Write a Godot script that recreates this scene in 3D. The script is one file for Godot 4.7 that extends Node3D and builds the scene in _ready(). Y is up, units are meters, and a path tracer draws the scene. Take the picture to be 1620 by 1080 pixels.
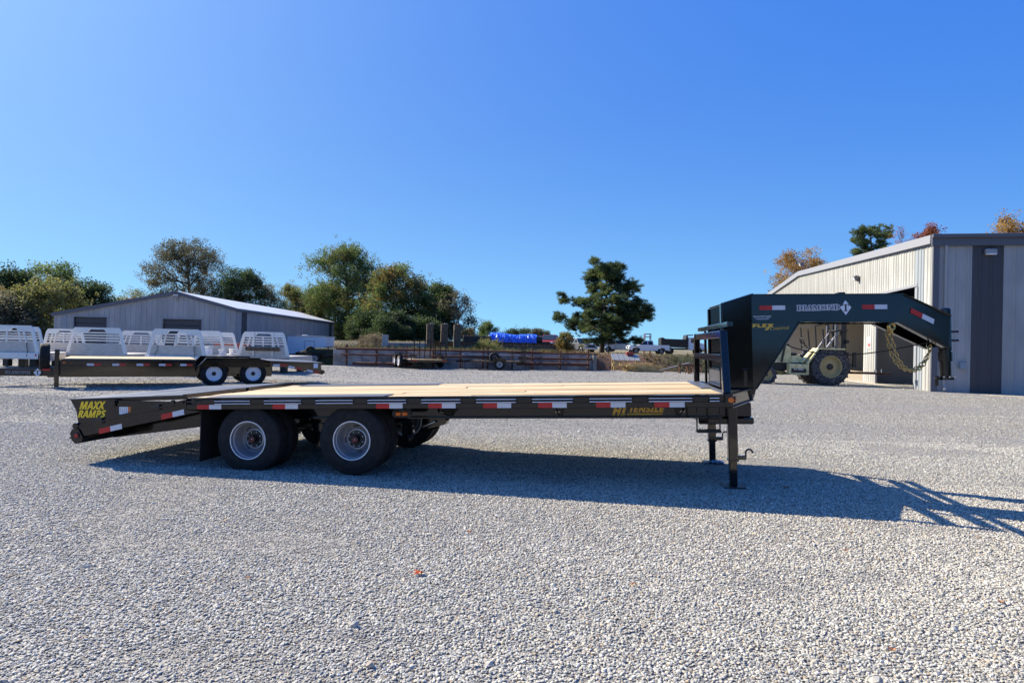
extends Node3D
# A gooseneck flatbed trailer on a gravel sales yard. Metres, y up, the camera looks along -z.

const CAMERA_HEIGHT := 1.492
var M := {}
var taken := {}
var rng := RandomNumberGenerator.new()


# ---------------------------------------------------------------- geometry collector
class Geo:
	var v := PackedVector3Array()
	var n := PackedVector3Array()
	var c := PackedColorArray()
	var uv := PackedVector2Array()
	var x := Transform3D()
	var col := Color.WHITE
	var colored := false
	var has_uv := false

	func t3(a: Vector3, b: Vector3, d: Vector3, na: Vector3, nb: Vector3, nd: Vector3) -> void:
		v.append(x * a); v.append(x * d); v.append(x * b)
		n.append((x.basis * na).normalized()); n.append((x.basis * nd).normalized()); n.append((x.basis * nb).normalized())
		if colored:
			c.append(col); c.append(col); c.append(col)

	func tri(a: Vector3, b: Vector3, d: Vector3) -> void:
		var m := (b - a).cross(d - a).normalized()
		t3(a, b, d, m, m, m)

	func quad(a: Vector3, b: Vector3, d: Vector3, e: Vector3) -> void:
		tri(a, b, d)
		tri(a, d, e)

	# box with chamfered edges, turned by B about its centre
	func box(at: Vector3, size: Vector3, bev := 0.0, B := Basis()) -> void:
		var keep := x
		x = x * Transform3D(B, at)
		var h := size * 0.5
		if bev <= 0.0:
			for k in 3:
				for s: float in [-1.0, 1.0]:
					var p := Vector3.ZERO
					p[k] = h[k] * s
					var i := (k + 1) % 3
					var j := (k + 2) % 3
					var e1 := Vector3.ZERO
					e1[i] = h[i]
					var e2 := Vector3.ZERO
					e2[j] = h[j] * s
					quad(p - e1 - e2, p + e1 - e2, p + e1 + e2, p - e1 + e2)
		else:
			var b := minf(bev, minf(h.x, minf(h.y, h.z)) * 0.9)
			var g := h - Vector3(b, b, b)
			for k in 3:
				var i := (k + 1) % 3
				var j := (k + 2) % 3
				for s: float in [-1.0, 1.0]:
					var p := Vector3.ZERO
					p[k] = h[k] * s
					var e1 := Vector3.ZERO
					e1[i] = g[i]
					var e2 := Vector3.ZERO
					e2[j] = g[j] * s
					quad(p - e1 - e2, p + e1 - e2, p + e1 + e2, p - e1 + e2)
				for s: float in [-1.0, 1.0]:
					for u: float in [-1.0, 1.0]:
						var a := Vector3.ZERO
						a[i] = h[i] * s
						a[j] = g[j] * u
						var d := Vector3.ZERO
						d[i] = g[i] * s
						d[j] = h[j] * u
						var e := Vector3.ZERO
						e[k] = g[k]
						if s * u > 0:
							quad(a - e, d - e, d + e, a + e)
						else:
							quad(a + e, d + e, d - e, a - e)
			for sx: float in [-1.0, 1.0]:
				for sy: float in [-1.0, 1.0]:
					for sz: float in [-1.0, 1.0]:
						var p1 := Vector3(h.x * sx, g.y * sy, g.z * sz)
						var p2 := Vector3(g.x * sx, h.y * sy, g.z * sz)
						var p3 := Vector3(g.x * sx, g.y * sy, h.z * sz)
						if sx * sy * sz > 0:
							tri(p1, p2, p3)
						else:
							tri(p1, p3, p2)
		x = keep

	# box between two corners
	func bb(a: Vector3, b: Vector3, bev := 0.0) -> void:
		box((a + b) * 0.5, (b - a).abs(), bev)

	# square bar between two points, w across and h along the up hint
	func bar(a: Vector3, b: Vector3, w: float, h: float, bev := 0.0, up := Vector3.UP) -> void:
		var d := (b - a).normalized()
		var r := d.cross(up)
		if r.length() < 0.01:
			r = d.cross(Vector3.RIGHT)
		r = r.normalized()
		var u := r.cross(d)
		box((a + b) * 0.5, Vector3(w, h, a.distance_to(b)), bev, Basis(r, u, -d))

	func tube(a: Vector3, b: Vector3, ra: float, rb := -1.0, seg := 12, caps := true) -> void:
		if rb < 0.0:
			rb = ra
		var d := (b - a).normalized()
		var r := d.cross(Vector3.UP)
		if r.length() < 0.01:
			r = d.cross(Vector3.RIGHT)
		r = r.normalized()
		var u := r.cross(d)
		for k in seg:
			var t0 := TAU * k / seg
			var t1 := TAU * (k + 1) / seg
			var n0 := r * cos(t0) + u * sin(t0)
			var n1 := r * cos(t1) + u * sin(t1)
			t3(a + n0 * ra, b + n1 * rb, a + n1 * ra, n0, n1, n1)
			t3(a + n0 * ra, b + n0 * rb, b + n1 * rb, n0, n0, n1)
			if caps:
				tri(a, a + n0 * ra, a + n1 * ra)
				tri(b, b + n1 * rb, b + n0 * rb)

	# tube through many points
	func path(pts: Array, r: float, seg := 8, r_end := -1.0) -> void:
		var rings := []
		var up := Vector3.UP
		for i in pts.size():
			var d: Vector3 = (pts[mini(i + 1, pts.size() - 1)] - pts[maxi(i - 1, 0)]).normalized()
			var s := d.cross(up)
			if s.length() < 0.05:
				s = d.cross(Vector3.RIGHT)
			s = s.normalized()
			var u := s.cross(d).normalized()
			var rr := r if r_end < 0.0 else lerpf(r, r_end, float(i) / (pts.size() - 1))
			var ring := []
			for k in seg:
				var nn := s * cos(TAU * k / seg) + u * sin(TAU * k / seg)
				ring.append([pts[i] + nn * rr, nn])
			rings.append(ring)
		for i in pts.size() - 1:
			for k in seg:
				var a = rings[i][k]
				var b = rings[i][(k + 1) % seg]
				var e = rings[i + 1][k]
				var f = rings[i + 1][(k + 1) % seg]
				t3(a[0], f[0], b[0], a[1], f[1], b[1])
				t3(a[0], e[0], f[0], a[1], e[1], f[1])

	# profile of (radius, offset along axis) turned about the local z axis at a point
	func lathe(profile: Array, at: Vector3, seg := 32, B := Basis(), smooth_angle := 0.6) -> void:
		var keep := x
		x = x * Transform3D(B, at)
		var m := profile.size()
		var seg_n := []
		for i in m - 1:
			var d: Vector2 = profile[i + 1] - profile[i]
			seg_n.append(Vector2(d.y, -d.x).normalized())
		for i in m - 1:
			var p: Vector2 = profile[i]
			var q: Vector2 = profile[i + 1]
			var np: Vector2 = seg_n[i]
			var nq: Vector2 = seg_n[i]
			if i > 0 and seg_n[i - 1].dot(seg_n[i]) > smooth_angle:
				np = (seg_n[i - 1] + seg_n[i]).normalized()
			if i < m - 2 and seg_n[i + 1].dot(seg_n[i]) > smooth_angle:
				nq = (seg_n[i + 1] + seg_n[i]).normalized()
			for k in seg:
				var c0 := cos(TAU * k / seg)
				var s0 := sin(TAU * k / seg)
				var c1 := cos(TAU * (k + 1) / seg)
				var s1 := sin(TAU * (k + 1) / seg)
				var a := Vector3(p.x * c0, p.x * s0, p.y)
				var b := Vector3(p.x * c1, p.x * s1, p.y)
				var d := Vector3(q.x * c1, q.x * s1, q.y)
				var e := Vector3(q.x * c0, q.x * s0, q.y)
				var na := Vector3(np.x * c0, np.x * s0, np.y)
				var nb := Vector3(np.x * c1, np.x * s1, np.y)
				var nd := Vector3(nq.x * c1, nq.x * s1, nq.y)
				var ne := Vector3(nq.x * c0, nq.x * s0, nq.y)
				if p.x > 1e-6:
					t3(a, b, d, na, nb, nd)
				if q.x > 1e-6:
					t3(a, d, e, na, nd, ne)
		x = keep

	# outline in the x-y plane with a thickness along z from z0 to z1
	func prism(poly: PackedVector2Array, z0: float, z1: float) -> void:
		var p := poly
		if Geometry2D.is_polygon_clockwise(p):
			p = p.duplicate()
			p.reverse()
		var idx := Geometry2D.triangulate_polygon(p)
		for i in range(0, idx.size(), 3):
			var a := p[idx[i]]
			var b := p[idx[i + 1]]
			var d := p[idx[i + 2]]
			if (b - a).cross(d - a) < 0:
				var s := b
				b = d
				d = s
			tri(Vector3(a.x, a.y, z1), Vector3(b.x, b.y, z1), Vector3(d.x, d.y, z1))
			tri(Vector3(a.x, a.y, z0), Vector3(d.x, d.y, z0), Vector3(b.x, b.y, z0))
		for i in p.size():
			var a := p[i]
			var b := p[(i + 1) % p.size()]
			quad(Vector3(a.x, a.y, z0), Vector3(b.x, b.y, z0), Vector3(b.x, b.y, z1), Vector3(a.x, a.y, z1))

	# two outlines of equal length joined as a solid: a faces -, b faces +
	func loft(a: Array, b: Array) -> void:
		var m := a.size()
		for i in m:
			var j := (i + 1) % m
			quad(a[i], a[j], b[j], b[i])
		for i in range(1, m - 1):
			tri(a[0], a[i + 1], a[i])
			tri(b[0], b[i], b[i + 1])

	func ring(at: Vector3, R: float, r: float, B := Basis(), seg := 20, sides := 8, squash := Vector3.ONE) -> void:
		var keep := x
		x = x * Transform3D(B, at)
		for i in seg:
			for k in sides:
				var q := []
				for e in [[i, k], [i + 1, k], [i + 1, k + 1], [i, k + 1]]:
					var ta: float = TAU * e[0] / seg
					var tb: float = TAU * e[1] / sides
					var rad := Vector3(cos(ta), sin(ta), 0)
					var nn := rad * cos(tb) + Vector3(0, 0, sin(tb))
					q.append([rad * R * squash + nn * r, nn])
				t3(q[0][0], q[1][0], q[2][0], q[0][1], q[1][1], q[2][1])
				t3(q[0][0], q[2][0], q[3][0], q[0][1], q[2][1], q[3][1])
		x = keep

	func mesh() -> ArrayMesh:
		var arr := []
		arr.resize(Mesh.ARRAY_MAX)
		arr[Mesh.ARRAY_VERTEX] = v
		arr[Mesh.ARRAY_NORMAL] = n
		if colored and c.size() == v.size():
			arr[Mesh.ARRAY_COLOR] = c
		if has_uv and uv.size() == v.size():
			arr[Mesh.ARRAY_TEX_UV] = uv
		var m := ArrayMesh.new()
		m.add_surface_from_arrays(Mesh.PRIMITIVE_TRIANGLES, arr)
		return m


# ---------------------------------------------------------------- nodes
func numbered(called: String) -> String:
	if not taken.has(called):
		taken[called] = 0
		return called
	taken[called] += 1
	return "%s_%03d" % [called, taken[called]]


func tag(o: Node, label: String, category: String, group := "", kind := "") -> Node:
	if label:
		o.set_meta("label", label)
	if category:
		o.set_meta("category", category)
	if group:
		o.set_meta("group", group)
	if kind:
		o.set_meta("kind", kind)
	return o


func thing(called: String, label: String, category: String, at := Vector3.ZERO, turn := 0.0, group := "") -> Node3D:
	var o := Node3D.new()
	o.name = numbered(called)
	add_child(o)
	o.position = at
	o.rotation.y = turn
	tag(o, label, category, group)
	return o


func part(called: String, g: Geo, m: Material, parent: Node) -> MeshInstance3D:
	var o := MeshInstance3D.new()
	o.name = called
	o.mesh = g.mesh()
	o.material_override = m
	parent.add_child(o, true)
	return o


func again(src: MeshInstance3D, parent: Node, at: Transform3D, m: Material = null) -> MeshInstance3D:
	var o := MeshInstance3D.new()
	o.name = src.name.rstrip("0123456789_")
	o.mesh = src.mesh
	o.material_override = m if m else src.material_override
	o.transform = at
	parent.add_child(o, true)
	return o


func solo(called: String, g: Geo, m: Material, label: String, category: String, at := Vector3.ZERO, group := "") -> MeshInstance3D:
	var o := MeshInstance3D.new()
	o.name = numbered(called)
	o.mesh = g.mesh()
	o.material_override = m
	add_child(o)
	o.position = at
	tag(o, label, category, group)
	return o


func copy_of(src: Node3D, at: Vector3, turn: float, label: String) -> Node3D:
	var o: Node3D = src.duplicate()
	o.name = numbered(String(src.name).rstrip("0123456789_"))
	add_child(o)
	o.position = at
	o.rotation.y = turn
	o.set_meta("label", label)
	return o


func lin(r: float, g: float, b: float) -> Color:
	return Color(r, g, b).linear_to_srgb()


func mat(called: String, c: Color, rough := 0.6, metal := 0.0) -> StandardMaterial3D:
	var m := StandardMaterial3D.new()
	m.resource_name = called
	m.albedo_color = c
	m.roughness = rough
	m.metallic = metal
	M[called] = m
	return m


func noise(freq: float, kind := FastNoiseLite.TYPE_SIMPLEX_SMOOTH, octaves := 4, s := 1) -> FastNoiseLite:
	var f := FastNoiseLite.new()
	f.seed = s
	f.noise_type = kind
	f.frequency = freq
	f.fractal_octaves = octaves
	if octaves <= 1:
		f.fractal_type = FastNoiseLite.FRACTAL_NONE
	return f


func ramp(stops: Array) -> Gradient:
	var g := Gradient.new()
	var o := PackedFloat32Array()
	var cs := PackedColorArray()
	for s in stops:
		o.append(s[0])
		cs.append(s[1])
	g.offsets = o
	g.colors = cs
	return g


func grain(f: FastNoiseLite, lo: float, hi: float, size := 256, a := 0.0, b := 1.0) -> NoiseTexture2D:
	var t := NoiseTexture2D.new()
	t.width = size
	t.height = size
	t.seamless = true
	t.noise = f
	t.color_ramp = ramp([[a, Color(lo, lo, lo)], [b, Color(hi, hi, hi)]])
	return t


func tint(f: FastNoiseLite, stops: Array, size := 256) -> NoiseTexture2D:
	var t := NoiseTexture2D.new()
	t.width = size
	t.height = size
	t.seamless = true
	t.noise = f
	t.color_ramp = ramp(stops)
	return t


# an albedo texture laid by object-space planes, k repeats per metre
func tri_tex(m: StandardMaterial3D, t: Texture2D, k: Vector3, world := false) -> StandardMaterial3D:
	m.albedo_texture = t
	m.uv1_triplanar = not world
	m.uv1_world_triplanar = world
	if world:
		m.uv1_triplanar = true
	m.uv1_scale = k
	return m


# lettering fitted into a rectangle of a plane: bl is its bottom left, r and u run along and up, lean shears it
func lettering(called: String, words: String, font: String, weight: int, bl: Vector3, r: Vector3, u: Vector3, lean: float, m: Material, parent: Node, grow := 0.0, thick := 0.0025) -> MeshInstance3D:
	var tm := TextMesh.new()
	var f := SystemFont.new()
	f.font_names = PackedStringArray([font])
	f.font_weight = weight
	tm.font = f
	tm.text = words
	tm.font_size = 48
	tm.pixel_size = 0.01
	tm.curve_step = 2.0
	tm.depth = 0.02
	var arr := tm.surface_get_arrays(0)
	var vs: PackedVector3Array = arr[Mesh.ARRAY_VERTEX]
	var lo := Vector3(1e9, 1e9, 1e9)
	var hi := -lo
	for p in vs:
		lo = lo.min(p)
		hi = hi.max(p)
	var nz := r.cross(u).normalized()
	var ns: PackedVector3Array = arr[Mesh.ARRAY_NORMAL]
	var sz := hi - lo
	for i in vs.size():
		var a := (vs[i].x - lo.x) / sz.x
		var b := (vs[i].y - lo.y) / sz.y
		var d := (vs[i].z - lo.z) / sz.z
		var q := bl + r * a + u * b + r.normalized() * (b * u.length() * lean) + nz * (d * thick)
		vs[i] = q
		ns[i] = (r.normalized() * ns[i].x + u.normalized() * ns[i].y + nz * ns[i].z).normalized()
	var ix: PackedInt32Array = arr[Mesh.ARRAY_INDEX] if arr[Mesh.ARRAY_INDEX] != null else PackedInt32Array(range(vs.size()))
	if grow > 0.0:
		# thicker strokes: the same print shifted all round
		var v0 := vs.duplicate()
		var n0 := ns.duplicate()
		var i0 := ix.duplicate()
		for k in 8:
			var o := (r.normalized() * cos(TAU * k / 8) + u.normalized() * sin(TAU * k / 8)) * grow + nz * (0.00004 * (k + 1))
			var base := vs.size()
			for p in v0:
				vs.append(p + o)
			ns.append_array(n0)
			for i in i0:
				ix.append(i + base)
	var out := []
	out.resize(Mesh.ARRAY_MAX)
	out[Mesh.ARRAY_VERTEX] = vs
	out[Mesh.ARRAY_NORMAL] = ns
	out[Mesh.ARRAY_INDEX] = ix
	var am := ArrayMesh.new()
	am.add_surface_from_arrays(Mesh.PRIMITIVE_TRIANGLES, out)
	var o := MeshInstance3D.new()
	o.name = called
	o.mesh = am
	o.material_override = m
	parent.add_child(o, true)
	return o


func many(called: String, mesh: Mesh, m: Material, places: Array, tints: PackedColorArray, parent: Node) -> MultiMeshInstance3D:
	var mm := MultiMesh.new()
	mm.transform_format = MultiMesh.TRANSFORM_3D
	mm.use_colors = tints.size() > 0
	mm.mesh = mesh
	mm.instance_count = places.size()
	var buf := PackedFloat32Array()
	var stride := 16 if mm.use_colors else 12
	buf.resize(places.size() * stride)
	for i in places.size():
		var t: Transform3D = places[i]
		var k := i * stride
		buf[k] = t.basis.x.x; buf[k + 1] = t.basis.y.x; buf[k + 2] = t.basis.z.x; buf[k + 3] = t.origin.x
		buf[k + 4] = t.basis.x.y; buf[k + 5] = t.basis.y.y; buf[k + 6] = t.basis.z.y; buf[k + 7] = t.origin.y
		buf[k + 8] = t.basis.x.z; buf[k + 9] = t.basis.y.z; buf[k + 10] = t.basis.z.z; buf[k + 11] = t.origin.z
		if stride == 16:
			buf[k + 12] = tints[i].r; buf[k + 13] = tints[i].g; buf[k + 14] = tints[i].b; buf[k + 15] = 1.0
	mm.buffer = buf
	var o := MultiMeshInstance3D.new()
	o.name = called
	o.multimesh = mm
	o.material_override = m
	o.set_meta("kind", "stuff")
	parent.add_child(o, true)
	return o


func _ready() -> void:
	rng.seed = 11
	# ---- camera
	var cam := Camera3D.new()
	cam.name = "camera"
	cam.position = Vector3(0, CAMERA_HEIGHT, 0)
	cam.rotation_order = EULER_ORDER_YXZ
	cam.rotation_degrees = Vector3(0.28, 0, 1.334)
	cam.fov = 55.32
	cam.near = 0.05
	cam.far = 900.0
	add_child(cam)
	cam.current = true
	# ---- sky, exposure
	var env := Environment.new()
	env.background_mode = Environment.BG_SKY
	env.sky = Sky.new()
	var pan := PanoramaSkyMaterial.new()
	pan.panorama = sky_picture()
	env.sky.sky_material = pan
	env.tonemap_mode = Environment.TONE_MAPPER_LINEAR
	env.tonemap_exposure = 2.1
	env.sdfgi_enabled = true
	env.ssao_enabled = true
	env.ssil_enabled = true
	var we := WorldEnvironment.new()
	we.name = "world_environment"
	we.environment = env
	add_child(we)
	# ---- sun: behind the trailer, from the left
	var sun := DirectionalLight3D.new()
	sun.name = "sun"
	sun.light_energy = 1.6
	sun.light_color = Color(1.0, 0.95, 0.87)
	sun.light_angular_distance = 0.5
	sun.shadow_enabled = true
	add_child(sun)
	sun.look_at_from_position(Vector3.ZERO, Vector3(1.2, -1.0, 0.72), Vector3.UP)
	make_materials()
	ground()
	right_building()
	left_building()
	retaining_wall()
	hillside_things()
	trees()
	main_trailer()
	far_trailer()
	truck_beds()
	small_trailers()
	forklift()
	yard_bits()
	behind()
	gravel_stones()


# clear air: paler low down and round the sun, deeper blue away from it
func sky_picture() -> ImageTexture:
	var w := 512
	var h := 256
	var im := Image.create(w, h, false, Image.FORMAT_RGBF)
	var s := Vector3(-1.2, 1.0, -0.72).normalized()
	for j in h:
		var el := PI * (0.5 - (j + 0.5) / h)
		for i in w:
			var az := TAU * (i + 0.5) / w
			var d := Vector3(sin(az) * cos(el), sin(el), -cos(az) * cos(el))
			var up := maxf(d.y, 0.0)
			var low := exp(-up / 0.17)
			var g := acos(clampf(d.dot(s), -1.0, 1.0))
			# the pale band near the horizon is weaker opposite the sun
			var band := Vector3(0.185, 0.415, 0.61).lerp(Vector3(0.095, 0.29, 0.58), smoothstep(1.2, 2.7, g))
			var c := Vector3(0.010, 0.096, 0.435).lerp(band, low)
			c += Vector3(0.40, 0.52, 0.40) * exp(-g / 0.38)
			c *= 0.86
			if d.y < 0.0:
				c = c.lerp(Vector3(0.16, 0.16, 0.16), clampf(-d.y * 8.0, 0.0, 1.0))
			im.set_pixel(i, j, Color(c.x, c.y, c.z))
	return ImageTexture.create_from_image(im)


func make_materials() -> void:
	var fine := noise(0.03, FastNoiseLite.TYPE_SIMPLEX_SMOOTH, 4, 3)
	var blotch := noise(0.008, FastNoiseLite.TYPE_SIMPLEX_SMOOTH, 5, 5)
	var t_rough := grain(fine, 0.55, 1.0, 256)
	var t_mott := grain(blotch, 0.78, 1.0, 256)
	M["t_rough"] = t_rough
	var p := mat("black_paint", lin(0.007, 0.007, 0.008), 0.11)
	p.metallic_specular = 0.55
	p.roughness_texture = t_rough
	p.uv1_triplanar = true
	p.uv1_scale = Vector3(0.8, 0.8, 0.8)
	var dk := mat("black_matt", lin(0.012, 0.012, 0.012), 0.65)
	dk.roughness_texture = t_rough
	dk.uv1_triplanar = true
	mat("grip_steel", lin(0.15, 0.152, 0.165), 0.4, 0.45)
	var rb := mat("rubber", Color.WHITE, 0.85)
	tri_tex(rb, tint(noise(0.02, FastNoiseLite.TYPE_SIMPLEX_SMOOTH, 4, 9), [[0.3, lin(0.007, 0.007, 0.0075)], [0.75, lin(0.017, 0.0165, 0.016)]]), Vector3(2, 2, 2))
	var rd := mat("dusty_rubber", Color.WHITE, 0.95)
	tri_tex(rd, tint(noise(0.03, FastNoiseLite.TYPE_SIMPLEX_SMOOTH, 4, 19), [[0.3, lin(0.028, 0.029, 0.033)], [0.55, lin(0.06, 0.06, 0.064)], [0.8, lin(0.16, 0.15, 0.135)]]), Vector3(0.9, 0.9, 0.9))
	mat("mudflap_rubber", lin(0.012, 0.012, 0.013), 0.7)
	mat("wheel_silver", lin(0.27, 0.275, 0.29), 0.36, 0.3)
	mat("painted_glint", lin(0.78, 0.78, 0.80), 0.4)  # pale colour standing in for the glint along the rub rail
	mat("wheel_white", lin(0.74, 0.74, 0.74), 0.4)
	mat("rim_lip", lin(0.75, 0.75, 0.76), 0.35, 0.2)
	mat("chrome", lin(0.7, 0.7, 0.7), 0.16, 1.0)
	mat("hub_red", lin(0.45, 0.03, 0.02), 0.35)
	mat("tape_red", lin(0.5, 0.018, 0.015), 0.4)
	mat("tape_white", lin(0.62, 0.63, 0.66), 0.4)
	mat("lamp_amber", lin(0.75, 0.16, 0.01), 0.2)
	mat("lamp_red", lin(0.42, 0.012, 0.012), 0.22)
	mat("gold_print", lin(0.72, 0.44, 0.05), 0.45)
	mat("yellow_print", lin(0.88, 0.60, 0.02), 0.45)
	mat("white_print", lin(0.75, 0.76, 0.78), 0.5)
	mat("black_print", lin(0.012, 0.012, 0.014), 0.5)
	mat("orange_print", lin(0.6, 0.15, 0.03), 0.5)
	var ch := mat("chain_gold", lin(0.62, 0.43, 0.16), 0.34, 0.85)
	ch.roughness_texture = t_rough
	ch.uv1_triplanar = true
	for k in 4:
		var c0: Color = [lin(0.44, 0.325, 0.18), lin(0.53, 0.40, 0.235), lin(0.38, 0.27, 0.14), lin(0.57, 0.45, 0.285)][k]
		var c1: Color = [lin(0.60, 0.46, 0.27), lin(0.64, 0.50, 0.30), lin(0.58, 0.44, 0.25), lin(0.66, 0.53, 0.34)][k]
		var c2: Color = [lin(0.40, 0.27, 0.13), lin(0.46, 0.32, 0.16), lin(0.36, 0.24, 0.11), lin(0.50, 0.36, 0.20)][k]
		var wd := mat("wood_%d" % k, Color.WHITE, 0.75)
		tri_tex(wd, tint(noise(0.022, FastNoiseLite.TYPE_SIMPLEX_SMOOTH, 4, 21 + k), [[0.2, c2], [0.45, c0], [0.8, c1]]), Vector3(0.22, 3.0, 3.0))
	var al := mat("aluminium", Color.WHITE, 0.45, 0.2)
	tri_tex(al, tint(noise(0.02, FastNoiseLite.TYPE_SIMPLEX_SMOOTH, 4, 31), [[0.2, lin(0.47, 0.44, 0.385)], [0.8, lin(0.58, 0.55, 0.49)]]), Vector3(0.6, 2.5, 0.6))
	mat("aluminium_bright", lin(0.72, 0.71, 0.68), 0.35, 0.3)
	var pl := mat("panel_light", Color.WHITE, 0.5)
	tri_tex(pl, tint(noise(0.012, FastNoiseLite.TYPE_SIMPLEX_SMOOTH, 5, 41), [[0.25, lin(0.34, 0.34, 0.315)], [0.6, lin(0.40, 0.40, 0.375)], [0.85, lin(0.43, 0.43, 0.405)]]), Vector3(0.3, 0.1, 0.3))
	mat("pale_sheet", lin(0.21, 0.22, 0.23), 0.5)
	var pg := mat("panel_grey", Color.WHITE, 0.5)
	tri_tex(pg, tint(noise(0.012, FastNoiseLite.TYPE_SIMPLEX_SMOOTH, 5, 42), [[0.25, lin(0.30, 0.293, 0.282)], [0.8, lin(0.37, 0.363, 0.35)]]), Vector3(0.25, 0.1, 0.25))
	mat("panel_dark", lin(0.05, 0.05, 0.055), 0.55)
	mat("recess_panel", lin(0.33, 0.325, 0.312), 0.6)
	mat("trim_grey", lin(0.27, 0.27, 0.285), 0.4)
	mat("trim_dark", lin(0.10, 0.10, 0.115), 0.45)
	mat("skylight_panel", lin(0.26, 0.29, 0.31), 0.5)
	mat("roof_metal", lin(0.72, 0.72, 0.70), 0.35, 0.25)
	var rs := mat("rust_run", Color.WHITE, 0.8)
	tri_tex(rs, tint(noise(0.05, FastNoiseLite.TYPE_SIMPLEX_SMOOTH, 4, 44), [[0.3, lin(0.42, 0.27, 0.13)], [0.8, lin(0.26, 0.12, 0.045)]]), Vector3(1, 1, 1))
	mat("painted_hole_shade", lin(0.10, 0.10, 0.105), 0.6)  # shade inside the wheel openings, put into the colour
	var cc := mat("concrete", Color.WHITE, 0.85)
	tri_tex(cc, tint(noise(0.01, FastNoiseLite.TYPE_SIMPLEX_SMOOTH, 5, 51), [[0.2, lin(0.20, 0.19, 0.165)], [0.55, lin(0.33, 0.32, 0.285)], [0.85, lin(0.42, 0.41, 0.37)]]), Vector3(0.3, 0.5, 0.3))
	var cd := mat("concrete_tan", Color.WHITE, 0.9)
	tri_tex(cd, tint(noise(0.012, FastNoiseLite.TYPE_SIMPLEX_SMOOTH, 5, 53), [[0.2, lin(0.36, 0.30, 0.22)], [0.8, lin(0.48, 0.42, 0.33)]]), Vector3(0.4, 0.4, 0.4))
	var ru := mat("rusty_steel", Color.WHITE, 0.85)
	tri_tex(ru, tint(noise(0.03, FastNoiseLite.TYPE_SIMPLEX_SMOOTH, 4, 61), [[0.25, lin(0.055, 0.022, 0.014)], [0.6, lin(0.13, 0.052, 0.03)], [0.85, lin(0.20, 0.09, 0.05)]]), Vector3(1, 1, 1))
	var tn := mat("tan_steel", Color.WHITE, 0.9)
	tri_tex(tn, tint(noise(0.02, FastNoiseLite.TYPE_SIMPLEX_SMOOTH, 4, 62), [[0.25, lin(0.09, 0.065, 0.042)], [0.8, lin(0.17, 0.125, 0.08)]]), Vector3(1, 0.4, 1))
	var yl := mat("lift_yellow", Color.WHITE, 0.55)
	tri_tex(yl, tint(noise(0.02, FastNoiseLite.TYPE_SIMPLEX_SMOOTH, 4, 63), [[0.25, lin(0.46, 0.40, 0.19)], [0.5, lin(0.58, 0.52, 0.27)], [0.85, lin(0.64, 0.58, 0.33)]]), Vector3(0.8, 0.8, 0.8))
	mat("rim_cream", lin(0.40, 0.31, 0.14), 0.7)
	mat("white_body", lin(0.78, 0.79, 0.80), 0.3)
	mat("red_body", lin(0.32, 0.03, 0.03), 0.3)
	mat("red_panel", lin(0.25, 0.03, 0.025), 0.5)
	mat("white_plastic", lin(0.75, 0.75, 0.74), 0.45)
	mat("yellow_paint", lin(0.5, 0.32, 0.03), 0.6)
	mat("box_blue_grey", lin(0.22, 0.27, 0.31), 0.5)
	mat("sign_red", lin(0.5, 0.12, 0.1), 0.6)
	var gl := mat("vehicle_glass", lin(0.03, 0.04, 0.045), 0.06)
	gl.metallic_specular = 0.7
	var tp := mat("blue_tarp", Color.WHITE, 0.32)
	tri_tex(tp, tint(noise(0.02, FastNoiseLite.TYPE_SIMPLEX_SMOOTH, 3, 71), [[0.3, lin(0.03, 0.13, 0.72)], [0.8, lin(0.07, 0.22, 0.85)]]), Vector3(0.5, 0.5, 0.5))
	var lu := mat("new_lumber", Color.WHITE, 0.8)
	tri_tex(lu, tint(noise(0.02, FastNoiseLite.TYPE_SIMPLEX_SMOOTH, 3, 72), [[0.3, lin(0.40, 0.27, 0.10)], [0.8, lin(0.58, 0.42, 0.19)]]), Vector3(0.4, 2, 2))
	var bk := mat("bark", Color.WHITE, 0.95)
	tri_tex(bk, tint(noise(0.03, FastNoiseLite.TYPE_SIMPLEX_SMOOTH, 4, 81), [[0.3, lin(0.035, 0.027, 0.02)], [0.8, lin(0.10, 0.08, 0.062)]]), Vector3(1.5, 0.5, 1.5))
	var bg := mat("bark_grey", Color.WHITE, 0.95)
	tri_tex(bg, tint(noise(0.03, FastNoiseLite.TYPE_SIMPLEX_SMOOTH, 4, 82), [[0.3, lin(0.09, 0.08, 0.068)], [0.8, lin(0.2, 0.18, 0.155)]]), Vector3(1.5, 0.5, 1.5))
	var lf := mat("leaf", Color.WHITE, 0.7)
	lf.vertex_color_use_as_albedo = true
	lf.backlight_enabled = true
	lf.backlight = Color(0.95, 0.95, 0.95)
	var st := mat("stone", Color.WHITE, 0.85)
	st.vertex_color_use_as_albedo = true
	mat("dark_grass", lin(0.035, 0.045, 0.02), 0.95)
	mat("pale_blue", lin(0.25, 0.42, 0.62), 0.5)
	mat("leaf_red", lin(0.55, 0.10, 0.02), 0.6)
	mat("leaf_brown", lin(0.35, 0.14, 0.05), 0.7)


# ---------------------------------------------------------------- ground
func axis(far: Array, a: float, b: float, step: float, far2: Array) -> PackedFloat32Array:
	var o := PackedFloat32Array(far)
	var x := a
	while x <= b + 0.001:
		o.append(x)
		x += step
	o.append_array(PackedFloat32Array(far2))
	return o


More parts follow.
